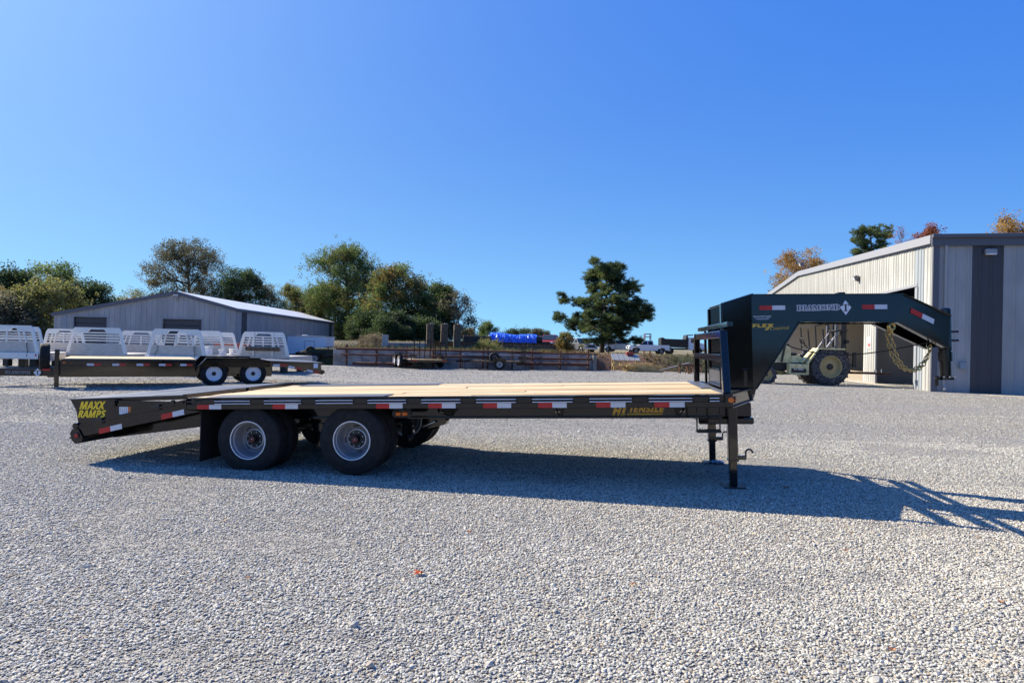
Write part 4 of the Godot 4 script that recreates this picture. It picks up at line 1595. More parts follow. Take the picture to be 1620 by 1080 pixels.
func left_building() -> void:
	var b := thing("metal_shed", "long low grey metal shed with two dark roll-up doors, far left", "building", Vector3(-16.2, 0, -38.0), deg_to_rad(2.3))
	var roof := func(x: float) -> float: return 3.22 + (-x) * 0.26 if x > -3.38 else 4.10 - (-3.38 - x) * 0.205
	var g: Geo
	var cuts := [-10.3, -9.88, -9.47, -9.16, -7.29, -4.12, -1.9, -0.89, -0.48, 0.0]
	for i in cuts.size() - 1:
		var x0: float = cuts[i]
		var x1: float = cuts[i + 1]
		var door := i == 3 or i == 5
		var m: Material = M.skylight_panel if i == 1 or i == 7 else M.panel_grey
		var x := x0
		while x < x1 - 0.01:
			var e := minf(x + 0.9, x1)
			# the gable faces the camera, so it is turned to look along +z
			var h := Node3D.new()
			var o := part("wall_panel", ribbed(-e, -x, 2.52 if door else 0.0, func(q: float) -> float: return roof.call(-q), 0.3, 0.025), m, b)
			o.rotation.y = PI
			h.free()
			x = e
	for e in [[-9.16, -7.29], [-4.12, -1.9]]:
		for k in 7:
			g = Geo.new()
			g.bb(Vector3(e[0], k * 0.36, -0.12), Vector3(e[1], k * 0.36 + 0.345, -0.07), 0.012)
			part("door_slat", g, M.panel_dark, b)
		g = Geo.new()
		g.bb(Vector3(e[0] - 0.08, 0, 0.0), Vector3(e[0], 2.6, 0.05))
		g.bb(Vector3(e[1], 0, 0.0), Vector3(e[1] + 0.08, 2.6, 0.05))
		g.bb(Vector3(e[0], 2.52, 0.0), Vector3(e[1], 2.6, 0.05))
		part("door_frame", g, M.trim_grey, b)
	g = Geo.new()
	g.bb(Vector3(-6.57, 0, 0.03), Vector3(-6.16, 1.62, 0.05))
	part("side_door", g, M.panel_dark, b)
	for y: float in [0.7, 1.4, 2.05]:
		for q: float in [-9.88, -0.89]:
			g = Geo.new()
			g.bb(Vector3(q, y, 0.03), Vector3(q + 0.41, y + 0.06, 0.04))
			part("girt", g, M.trim_grey, b)
	# side wall, receding
	var side := Node3D.new()
	side.name = "side_wall"
	b.add_child(side)
	side.rotation.y = -PI / 2
	var z := 0.0
	var n := 0
	while z < 24.7:
		var e := minf(z + 0.95, 24.75)
		# local x runs away from the camera once turned; the sheet must look to +x
		var m2: Material = M.panel_grey
		if n == 1 or n == 24:
			m2 = M.panel_dark
		var o := part("wall_panel", ribbed(-e, -z, 0.55, func(_q: float) -> float: return 3.22, 0.3, 0.025), m2, side)
		z = e
		n += 1
	g = Geo.new()
	g.bb(Vector3(-0.12, 0, -24.7), Vector3(-0.01, 0.56, -0.02))
	part("base_course", g, M.concrete, b)
	g = Geo.new()
	g.bb(Vector3(-0.03, 0, -0.03), Vector3(0.05, 3.2, 0.05))
	part("corner_trim", g, M.trim_grey, b)
	for e in [[0.06, -3.38], [-3.38, -10.4]]:
		g = Geo.new()
		var a := Vector3(e[0], roof.call(e[0]), 0)
		var c := Vector3(e[1], roof.call(e[1]), 0)
		g.loft([a + Vector3(0, 0, 0.05), a + Vector3(0, 0, -24.8), c + Vector3(0, 0, -24.8), c + Vector3(0, 0, 0.05)], [a + Vector3(0, 0.05, 0.05), a + Vector3(0, 0.05, -24.8), c + Vector3(0, 0.05, -24.8), c + Vector3(0, 0.05, 0.05)])
		part("roof", g, M.roof_metal, b)
		g = Geo.new()
		g.bar(a + Vector3(0, -0.05, 0.08), c + Vector3(0, -0.05, 0.08), 0.06, 0.2)
		part("rake_trim", g, M.trim_dark, b)
	g = Geo.new()
	g.bb(Vector3(0.0, 3.06, -24.8), Vector3(0.09, 3.2, 0.04))
	part("eave_trim", g, M.trim_dark, b)
	g = Geo.new()
	g.bb(Vector3(-10.3, 0, -24.75), Vector3(-10.24, 2.6, -0.06))
	g.prism(PackedVector2Array([Vector2(-10.24, 0), Vector2(-0.1, 0), Vector2(-0.1, 3.2), Vector2(-3.38, 4.05), Vector2(-10.24, 2.65)]), -24.75, -24.7)
	part("back_wall", g, M.panel_grey, b)
	g = Geo.new()
	g.box(Vector3(-3.3, 3.85, 0.2), Vector3(0.3, 0.16, 0.25), 0.03)
	g.tube(Vector3(-3.3, 3.55, 0.12), Vector3(-3.3, 3.8, 0.12), 0.03, -1, 8)
	part("gable_lamp", g, M.trim_grey, b)


func retaining_wall() -> void:
	var w := thing("retaining_wall", "low stained concrete retaining wall along the back of the yard", "wall", Vector3(-11.0, 0, -40.1))
	var x := 0.0
	while x < 16.2:
		var g := Geo.new()
		var e := minf(x + 1.8, 16.25)
		g.bb(Vector3(x + 0.006, -0.1, -0.22), Vector3(e - 0.006, 1.0 + 0.03 * sin(x * 3.0), 0.0), 0.012)
		part("wall_section", g, M.concrete, w)
		x = e
	for px: float in [8.0, 12.0, 16.1]:
		var g := Geo.new()
		g.bb(Vector3(px - 0.11, -0.1, 0.002), Vector3(px + 0.11, 0.86 if px < 16 else 1.0, 0.22), 0.02)
		part("pier", g, M.concrete, w)
	var u := thing("upper_timber_wall", "dark brown timber retaining wall below the blue tarp", "wall", Vector3(-5.8, 0.95, -46.0))
	x = 0.0
	while x < 9.2:
		var g := Geo.new()
		g.bb(Vector3(x, -0.1, -0.1), Vector3(x + 0.29, 0.62 + 0.02 * sin(x * 7.0), 0.0), 0.01)
		part("plank", g, M.tan_steel, u)
		x += 0.3
	var gg := Geo.new()
	gg.bb(Vector3(-0.1, 0.62, -0.16), Vector3(9.3, 0.70, 0.06), 0.01)
	part("cap_rail", gg, M.black_matt, u)
	# pipe racks in front of the wall, each with its posts, and the pipes on them
	var racks := [[-10.3, 4.2, 3], [-5.0, 3.8, 3], [-2.0, 2.3, 2], [1.0, 3.9, 3]]
	var names := ["rusty pipe rack at the shed end of the concrete wall", "rusty pipe rack behind the tandem trailer with tall gate", "short rusty pipe rack behind the small single axle trailer", "rusty pipe rack nearest the pine, against the concrete wall"]
	for k in racks.size():
		var r := thing("pipe_rack", names[k], "pipe rack", Vector3(racks[k][0], 0, -39.55), 0.0, "pipe racks along the wall")
		for q in racks[k][2]:
			var px: float = racks[k][1] * (q + 0.15) / (racks[k][2] - 0.7)
			var g := Geo.new()
			g.bb(Vector3(px - 0.05, 0, -0.05), Vector3(px + 0.05, 1.28 - 0.1 * (q % 2), 0.05), 0.008)
			for y: float in [0.28, 0.62, 0.95]:
				g.bb(Vector3(px - 0.04, y - 0.06, 0.051), Vector3(px + 0.04, y, 0.42), 0.006)
			part("rack_post", g, M.rusty_steel, r)
	var pipes := [[-10.6, 5.1, 0.98, 0.075, "thick rusty pipe on the top arms of the shed end rack"], [-10.3, 4.6, 0.65, 0.05, "thin rusty pipe on the middle arms of the shed end rack"], [-8.6, 10.4, 1.01, 0.06, "longest rusty pipe, spanning two racks behind the tandem trailer"], [-9.6, 3.6, 0.10, 0.09, "dark rusty pipe lying on the ground by the shed end rack"], [-4.9, 4.3, 0.66, 0.06, "rusty pipe on the middle arms behind the tandem trailer"], [0.2, 5.0, 0.98, 0.05, "rusty pipe on the top arms of the rack nearest the pine"], [0.4, 4.5, 0.66, 0.07, "rusty pipe on the middle arms of the rack nearest the pine"], [0.3, 4.4, 0.32, 0.10, "black pipe on the bottom arms of the rack nearest the pine"], [-2.6, 3.2, 0.8, 0.035, "thin grey pipe behind the small single axle trailer"]]
	for e in pipes:
		var g := Geo.new()
		g.tube(Vector3(0, 0, 0), Vector3(e[1], 0.03, 0.02), e[3], -1, 12)
		solo("steel_pipe", g, M.rusty_steel if not "grey" in e[4] else M.trim_grey, e[4], "pipe", Vector3(e[0], e[2] + e[3] * 0.4, -39.3), "steel pipes on the racks")


# ---------------------------------------------------------------- things on the bank
func hub_wheel(parent: Node, at: Vector3, R: float, width: float, disc: Material, tyre_m: Material, out := 1.0, lugs := 0) -> void:
	var w := Node3D.new()
	w.name = "wheel"
	w.transform = Transform3D(Basis(Vector3.UP, 0.0 if out > 0 else PI), at)
	parent.add_child(w, true)
	var o := MeshInstance3D.new()
	o.name = "tyre"
	var key := "tyre_%d_%d_%d" % [int(R * 1000), int(width * 1000), lugs]
	if not M.has(key):
		M[key] = tyre_geo(R, width, R * 0.56, lugs).mesh()
		var g := Geo.new()
		var h := width * 0.5
		g.lathe([Vector2(R * 0.57, -h * 0.8), Vector2(R * 0.585, h * 0.9), Vector2(R * 0.55, h * 0.96), Vector2(R * 0.51, h * 0.75), Vector2(R * 0.49, h * 0.3), Vector2(R * 0.40, h * 0.22), Vector2(R * 0.26, h * 0.42), Vector2(0, h * 0.42)], Vector3.ZERO, 28)
		M[key + "d"] = g.mesh()
		g = Geo.new()
		g.lathe([Vector2(R * 0.17, h * 0.42), Vector2(R * 0.16, h * 0.62), Vector2(0, h * 0.66)], Vector3.ZERO, 16)
		M[key + "h"] = g.mesh()
	o.mesh = M[key]
	o.material_override = tyre_m
	w.add_child(o)
	var d := MeshInstance3D.new()
	d.name = "rim"
	d.mesh = M[key + "d"]
	d.material_override = disc
	w.add_child(d)
	var h2 := MeshInstance3D.new()
	h2.name = "hub"
	h2.mesh = M[key + "h"]
	h2.material_override = M.black_matt
	w.add_child(h2)


func pickup(called: String, label: String, category: String, at: Vector3, turn: float, body: Material, group := "") -> Node3D:
	# looks along -x, the middle of its wheelbase at the origin
	var t := thing(called, label, category, at, turn, group)
	var g := Geo.new()
	var W := 0.93
	g.prism(PackedVector2Array([Vector2(-2.75, 0.55), Vector2(-2.85, 0.75), Vector2(-2.8, 1.02), Vector2(-2.65, 1.12), Vector2(-1.35, 1.2), Vector2(0.62, 1.22), Vector2(0.62, 0.45), Vector2(-1.28, 0.45), Vector2(-1.35, 0.75), Vector2(-1.62, 0.9), Vector2(-2.05, 0.9), Vector2(-2.3, 0.75), Vector2(-2.36, 0.5)]), -W, W)
	part("body", g, body, t)
	g = Geo.new()
	g.prism(PackedVector2Array([Vector2(0.64, 0.48), Vector2(0.64, 1.26), Vector2(2.75, 1.26), Vector2(2.8, 0.6), Vector2(2.2, 0.55), Vector2(2.12, 0.78), Vector2(1.85, 0.9), Vector2(1.5, 0.9), Vector2(1.22, 0.75), Vector2(1.15, 0.48)]), -W, W)
	part("cargo_bed", g, body, t)
	g = Geo.new()
	for s: float in [-1.0, 1.0]:
		var lo := [Vector3(-1.35, 1.2, s * W), Vector3(0.6, 1.21, s * W), Vector3(0.5, 1.84, s * 0.72), Vector3(-0.62, 1.86, s * 0.72)]
		if s > 0:
			g.quad(lo[0], lo[1], lo[2], lo[3])
		else:
			g.quad(lo[3], lo[2], lo[1], lo[0])
	g.quad(Vector3(-0.62, 1.86, -0.72), Vector3(-0.62, 1.86, 0.72), Vector3(0.5, 1.84, 0.72), Vector3(0.5, 1.84, -0.72))
	g.quad(Vector3(-1.35, 1.2, -W), Vector3(-1.35, 1.2, W), Vector3(-0.62, 1.86, 0.72), Vector3(-0.62, 1.86, -0.72))
	g.quad(Vector3(0.6, 1.21, W), Vector3(0.6, 1.21, -W), Vector3(0.5, 1.84, -0.72), Vector3(0.5, 1.84, 0.72))
	part("cab", g, body, t)
	for s: float in [-1.0, 1.0]:
		for e in [[-1.16, -0.28], [-0.18, 0.46]]:
			g = Geo.new()
			var pt := func(px: float, py: float) -> Vector3:
				var k := (py - 1.2) / 0.65
				return Vector3(px, py, s * (lerpf(W, 0.72, k) + 0.012))
			var fx: float = e[0] + 0.48 if e[0] < -1.0 else e[0]
			var a := [pt.call(e[0], 1.27), pt.call(e[1], 1.27), pt.call(e[1] - 0.02, 1.76), pt.call(fx, 1.76)]
			g.quad(a[0], a[1], a[2], a[3])
			g.quad(a[3], a[2], a[1], a[0])
			part("side_window", g, M.vehicle_glass, t)
	g = Geo.new()
	g.quad(Vector3(-1.31, 1.26, -0.8), Vector3(-1.31, 1.26, 0.8), Vector3(-0.70, 1.82, 0.66), Vector3(-0.70, 1.82, -0.66))
	g.x = Transform3D(Basis(), Vector3(-0.014, 0.012, 0))
	g.quad(Vector3(-1.31, 1.26, -0.8), Vector3(-1.31, 1.26, 0.8), Vector3(-0.70, 1.82, 0.66), Vector3(-0.70, 1.82, -0.66))
	part("windscreen", g, M.vehicle_glass, t)
	g = Geo.new()
	g.bb(Vector3(-2.95, 0.45, -0.92), Vector3(-2.8, 0.68, 0.92), 0.03)
	part("front_bumper", g, M.chrome, t)
	g = Geo.new()
	g.bb(Vector3(2.76, 0.5, -0.9), Vector3(2.92, 0.68, 0.9), 0.03)
	part("rear_bumper", g, M.chrome, t)
	g = Geo.new()
	g.bb(Vector3(-2.87, 0.78, -0.55), Vector3(-2.78, 1.02, 0.55), 0.01)
	part("grille", g, M.black_matt, t)
	for s: float in [-0.74, 0.74]:
		g = Geo.new()
		g.bb(Vector3(-2.86, 0.82, s - 0.15), Vector3(-2.77, 1.0, s + 0.15), 0.02)
		part("headlight", g, M.white_plastic, t)
		g = Geo.new()
		g.bb(Vector3(2.74, 0.78, s * 1.18 - 0.05), Vector3(2.8, 1.15, s * 1.18 + 0.05), 0.01)
		part("tail_light", g, M.lamp_red, t)
	g = Geo.new()
	g.bb(Vector3(-2.5, 0.4, -0.8), Vector3(2.6, 0.56, 0.8))
	part("chassis", g, M.black_matt, t)
	for e in [[-1.83, 1], [-1.83, -1], [1.67, 1], [1.67, -1]]:
		hub_wheel(t, Vector3(e[0], 0.4, e[1] * 0.80), 0.4, 0.26, M.wheel_silver, M.rubber, e[1])
	return t


func hillside_things() -> void:
	var y := func(x: float, z: float) -> float: return hill_height(x, z)
	pickup("pickup_truck", "white crew pickup facing left on the bank right of the pine", "pickup truck", Vector3(18.8, y.call(18.8, -90.0), -90.0), 0.05, M.white_body)
	pickup("pickup_truck", "pale grey pickup facing right, partly behind the white pickup", "pickup truck", Vector3(16.0, y.call(16.0, -97.0) + 0.1, -97.0), PI - 0.12, M.panel_light)
	pickup("pickup_truck", "red pickup facing the yard, beside the blue tarp", "pickup truck", Vector3(4.5, y.call(4.5, -76.0), -76.0), PI / 2 - 0.28, M.red_body)
	pickup("pickup_truck", "dark pickup half hidden by the lowest pine branches", "pickup truck", Vector3(8.6, y.call(8.6, -84.0), -84.0), PI / 2 + 0.5, M.trim_dark)
	# dump truck
	var t := thing("dump_truck", "dump truck with white cab and black dump body on the bank", "dump truck", Vector3(25.6, y.call(25.6, -98.0), -98.0), -0.04)
	var g := Geo.new()
	g.prism(PackedVector2Array([Vector2(-3.3, 1.1), Vector2(-3.35, 2.35), Vector2(-3.1, 2.5), Vector2(-2.7, 2.3), Vector2(0.3, 2.25), Vector2(0.45, 2.95), Vector2(1.35, 3.0), Vector2(1.35, 2.85), Vector2(0.62, 2.8), Vector2(0.62, 1.0)]), -1.15, 1.15)
	part("dump_body", g, M.black_matt, t)
	g = Geo.new()
	g.prism(PackedVector2Array([Vector2(0.75, 0.75), Vector2(0.75, 2.55), Vector2(1.65, 2.6), Vector2(2.15, 1.85), Vector2(3.05, 1.65), Vector2(3.1, 0.8), Vector2(2.75, 0.75), Vector2(2.6, 1.05), Vector2(2.0, 1.05), Vector2(1.85, 0.75)]), -1.0, 1.0)
	part("cab", g, M.white_body, t)
	g = Geo.new()
	g.prism(PackedVector2Array([Vector2(1.1, 1.75), Vector2(1.1, 2.4), Vector2(1.58, 2.42), Vector2(1.98, 1.8)]), -1.012, 1.012)
	part("side_window", g, M.vehicle_glass, t)
	g = Geo.new()
	g.bb(Vector3(-3.0, 0.7, -0.5), Vector3(3.0, 0.95, 0.5))
	g.bb(Vector3(3.05, 0.55, -0.98), Vector3(3.2, 0.85, 0.98), 0.03)
	part("chassis", g, M.black_matt, t)
	for e in [[2.3, 1], [2.3, -1], [-1.9, 1], [-1.9, -1]]:
		hub_wheel(t, Vector3(e[0], 0.5, e[1] * 0.86), 0.5, 0.3, M.black_matt, M.rubber, e[1])
	# flatbed truck in the shade behind the pine
	t = thing("flatbed_truck", "dark flatbed truck in the shade behind the pine trunk", "truck", Vector3(12.6, y.call(12.6, -104.0) + 0.1, -104.0))
	g = Geo.new()
	g.bb(Vector3(-4.0, 1.3, -1.2), Vector3(1.6, 1.55, 1.2), 0.02)
	part("flat_deck", g, M.trim_dark, t)
	g = Geo.new()
	g.prism(PackedVector2Array([Vector2(1.7, 0.8), Vector2(1.7, 2.7), Vector2(2.6, 2.7), Vector2(3.2, 1.9), Vector2(4.1, 1.7), Vector2(4.2, 0.8)]), -1.05, 1.05)
	part("cab", g, M.trim_dark, t)
	g = Geo.new()
	g.prism(PackedVector2Array([Vector2(2.0, 1.9), Vector2(2.0, 2.5), Vector2(2.5, 2.5), Vector2(2.95, 1.92)]), -1.06, 1.06)
	part("side_window", g, M.vehicle_glass, t)
	g = Geo.new()
	g.bb(Vector3(-3.9, 0.8, -0.5), Vector3(3.9, 1.1, 0.5))
	part("chassis", g, M.black_matt, t)
	for e in [[3.3, 1], [3.3, -1], [-2.2, 1], [-2.2, -1], [-3.3, 1], [-3.3, -1]]:
		hub_wheel(t, Vector3(e[0], 0.5, e[1] * 0.95), 0.5, 0.3, M.black_matt, M.rubber, e[1])
	# red lifting cage
	g = Geo.new()
	for a in [[-0.45, -0.4], [0.45, -0.4], [-0.45, 0.4], [0.45, 0.4]]:
		g.bb(Vector3(a[0] - 0.05, 0, a[1] - 0.05), Vector3(a[0] + 0.05, 3.0, a[1] + 0.05))
	g.bb(Vector3(-0.5, 2.5, -0.45), Vector3(0.5, 2.6, 0.45))
	g.bb(Vector3(-0.42, 2.95, -0.4), Vector3(0.42, 3.06, 0.4))
	solo("red_gantry", g, M.red_panel, "tall red steel frame rising behind the white crew pickup", "frame", Vector3(20.8, y.call(20.8, -100.0), -100.0))
	# load under a blue tarp
	t = thing("tarped_load", "long load under a crumpled bright blue tarp on the bank", "tarp", Vector3(0.1, y.call(0.1, -52.0) + 0.12, -52.0))
	g = Geo.new()
	var fn := noise(0.9, FastNoiseLite.TYPE_SIMPLEX_SMOOTH, 3, 201)
	var rows := 9
	var cols := 60
	var pt := func(i: int, j: int) -> Vector3:
		var u := float(i) / cols
		var a := PI * float(j) / rows
		var r := 0.62 + 0.10 * fn.get_noise_2d(u * 26.0, j * 0.9) + 0.05 * sin(u * 40.0 + j)
		var droop := 0.1 * sin(u * 9.0)
		return Vector3(-1.85 + 3.7 * u + 0.09 * fn.get_noise_2d(u * 30.0 + 50, j * 1.3), maxf(0.02, 0.04 + (0.74 + droop * 0.5 - 0.1 * u) * pow(sin(a), 0.55) + 0.09 * fn.get_noise_2d(u * 20.0, j * 2.0 + 20)), r * cos(a) * 1.25)
	for i in cols:
		for j in rows:
			g.quad(pt.call(i, j), pt.call(i, j + 1), pt.call(i + 1, j + 1), pt.call(i + 1, j))
	part("tarp", g, M.blue_tarp, t)
	g = Geo.new()
	g.bb(Vector3(-1.95, 0.0, -0.6), Vector3(-1.8, 0.6, 0.6), 0.03)
	part("load_end", g, M.white_plastic, t)
	g = Geo.new()
	g.tube(Vector3(1.7, 0.34, -0.5), Vector3(2.25, 0.34, -0.5), 0.3, -1, 16)
	g.tube(Vector3(1.75, 0.3, 0.25), Vector3(2.3, 0.3, 0.25), 0.3, -1, 16)
	part("dark_roll", g, M.black_matt, t)
	# upright bundles and stacks on the upper level
	var tl := ["leftmost of three tall tan upright bundles with pale tops", "middle of three tall tan upright bundles with pale tops", "rightmost of three tall tan upright bundles, dark beside its foot"]
	for k in 3:
		t = thing("upright_bundle", tl[k], "bundle", Vector3([-5.73, -4.73, -3.83][k], 1.5, -45.4), 0.2, "tall tan bundles above the wall")
		g = Geo.new()
		for q in 4:
			g.bb(Vector3(-0.24 + 0.12 * q, -0.45, -0.2), Vector3(-0.13 + 0.12 * q, 1.3 + 0.02 * (q % 3), 0.2), 0.012)
		part("boards", g, M.tan_steel, t)
		g = Geo.new()
		g.bb(Vector3(0.0, 1.325, -0.15), Vector3(0.2, 1.35, 0.2), 0.006)
		part("pale_cap", g, M.white_plastic, t)
	g = Geo.new()
	g.bb(Vector3(-1.0, 0, -0.5), Vector3(1.0, 0.55, 0.5), 0.03)
	solo("dark_stack", g, M.black_matt, "low dark covered stack left of the blue tarp", "stack", Vector3(-2.5, 1.5, -47.0))
	g = Geo.new()
	for k in 5:
		g.bb(Vector3(-1.3 + k * 0.52, 0, -0.3), Vector3(-0.8 + k * 0.52, 0.5, 0.3), 0.02)
	solo("concrete_blocks", g, M.concrete, "row of grey concrete blocks on the ledge behind the tandem trailer", "blocks", Vector3(-7.0, 0.95, -43.5))
	g = Geo.new()
	g.bb(Vector3(-0.18, 0, -0.15), Vector3(0.18, 1.0, 0.15), 0.01)
	solo("utility_box", g, M.panel_grey, "grey upright cabinet standing on the ledge near the shed", "cabinet", Vector3(-8.3, 0.95, -42.6))
	# lean-to roof, lumber and stands at the foot of the bank
	t = thing("lean_to", "small lean-to with pale metal roof against the bank", "shed", Vector3(7.2, 0, -41.2))
	g = Geo.new()
	g.box(Vector3(0, 0.86, 0), Vector3(1.75, 0.03, 1.1), 0.0, Basis(Vector3.RIGHT, 0.35))
	for k in 6:
		g.box(Vector3(-0.8 + 0.32 * k, 0.88, 0), Vector3(0.03, 0.03, 1.1), 0.0, Basis(Vector3.RIGHT, 0.35))
	part("roof", g, M.pale_sheet, t)
	for a in [[-0.75, 0.42, 0.62], [0.0, 0.42, 0.62], [0.75, 0.42, 0.62], [-0.75, -0.4, 0.95], [0.75, -0.4, 0.95]]:
		g = Geo.new()
		g.bb(Vector3(a[0] - 0.04, 0, a[1] - 0.04), Vector3(a[0] + 0.04, a[2], a[1] + 0.04))
		part("post", g, M.new_lumber, t)
	g = Geo.new()
	g.bb(Vector3(-0.2, 0, -0.2), Vector3(0.25, 0.22, 0.2), 0.03)
	solo("red_box", g, M.red_panel, "small red box on top of the lean-to roof", "box", Vector3(7.5, 0.99, -41.55))
	t = thing("lumber_pile", "loose pile of yellow new lumber at the foot of the bank", "lumber", Vector3(8.3, 0, -40.3), 0.05)
	for k in 42:
		g = Geo.new()
		var L := rng.randf_range(1.0, 2.4)
		var lay := k / 9
		g.box(Vector3(rng.randf_range(-0.4, 0.4) + lay * -0.15, 0.05 + lay * 0.105, -0.45 + 0.11 * (k % 9) + rng.randf_range(-0.02, 0.02)), Vector3(L, 0.09, 0.1), 0.006, Basis.from_euler(Vector3(0, rng.randf_range(-0.12, 0.12), rng.randf_range(-0.03, 0.03))))
		part("board", g, M.new_lumber, t)
	for k in 3:
		t = thing("saw_horse", ["rusty steel saw horse beside the lumber pile", "rusty steel saw horse nearest the headache rack", "rusty steel saw horse set back against the bank"][k], "saw horse", Vector3([10.45, 10.95, 11.4][k], 0, [-39.2, -39.5, -40.2][k]), 0.2 * k, "rusty saw horses")
		g = Geo.new()
		g.bb(Vector3(-0.4, 0.46, -0.05), Vector3(0.4, 0.54, 0.05))
		part("beam", g, M.rusty_steel, t)
		for a in [[-0.32, -0.2], [-0.32, 0.2], [0.32, -0.2], [0.32, 0.2]]:
			g = Geo.new()
			g.bar(Vector3(a[0], 0.47, 0), Vector3(a[0], 0, a[1]), 0.05, 0.05)
			part("leg", g, M.rusty_steel, t)
	g = Geo.new()
	g.bar(Vector3(-0.9, 0.06, 0), Vector3(1.2, 0.62, -0.3), 0.12, 0.05)
	solo("leaning_beam", g, M.trim_grey, "grey steel beam leaning by the saw horses", "beam", Vector3(10.0, 0, -40.6))


# ---------------------------------------------------------------- trees
func spray_mesh(kind: String) -> ArrayMesh:
	if M.has("spray_" + kind):
		return M["spray_" + kind]
	var r := RandomNumberGenerator.new()
	r.seed = kind.hash()
	var g := Geo.new()
	if kind == "needle":
		for k in 30:
			var d := Vector3(r.randf_range(-1, 1), r.randf_range(-0.5, 1.0), r.randf_range(-1, 1)).normalized()
			var o := Vector3(r.randf_range(-0.12, 0.12), r.randf_range(-0.06, 0.06), r.randf_range(-0.12, 0.12))
			var s := d.cross(Vector3(r.randf_range(-1, 1), r.randf_range(-1, 1), r.randf_range(-1, 1))).normalized() * 0.022
			g.tri(o - s, o + s, o + d * r.randf_range(0.18, 0.3))
	else:
		var n := 17 if kind == "broad" else 12
		var sz := 0.066 if kind == "broad" else 0.058
		for k in n:
			var o := Vector3(r.randf_range(-1, 1), r.randf_range(-0.8, 0.8), r.randf_range(-1, 1))
			o = o.normalized() * 0.36 * pow(r.randf(), 0.5)
			var b := Basis.from_euler(Vector3(r.randf_range(-0.9, 0.9), r.randf() * TAU, r.randf_range(-0.9, 0.9)))
			var l := sz * r.randf_range(0.8, 1.5)
			var w := l * 0.62
			g.tri(o + b * Vector3(-l, 0, 0), o + b * Vector3(0, 0.01, w), o + b * Vector3(l, -0.02, 0))
			g.tri(o + b * Vector3(-l, 0, 0), o + b * Vector3(l, -0.02, 0), o + b * Vector3(0, 0.01, -w))
	M["spray_" + kind] = g.mesh()
	return M["spray_" + kind]


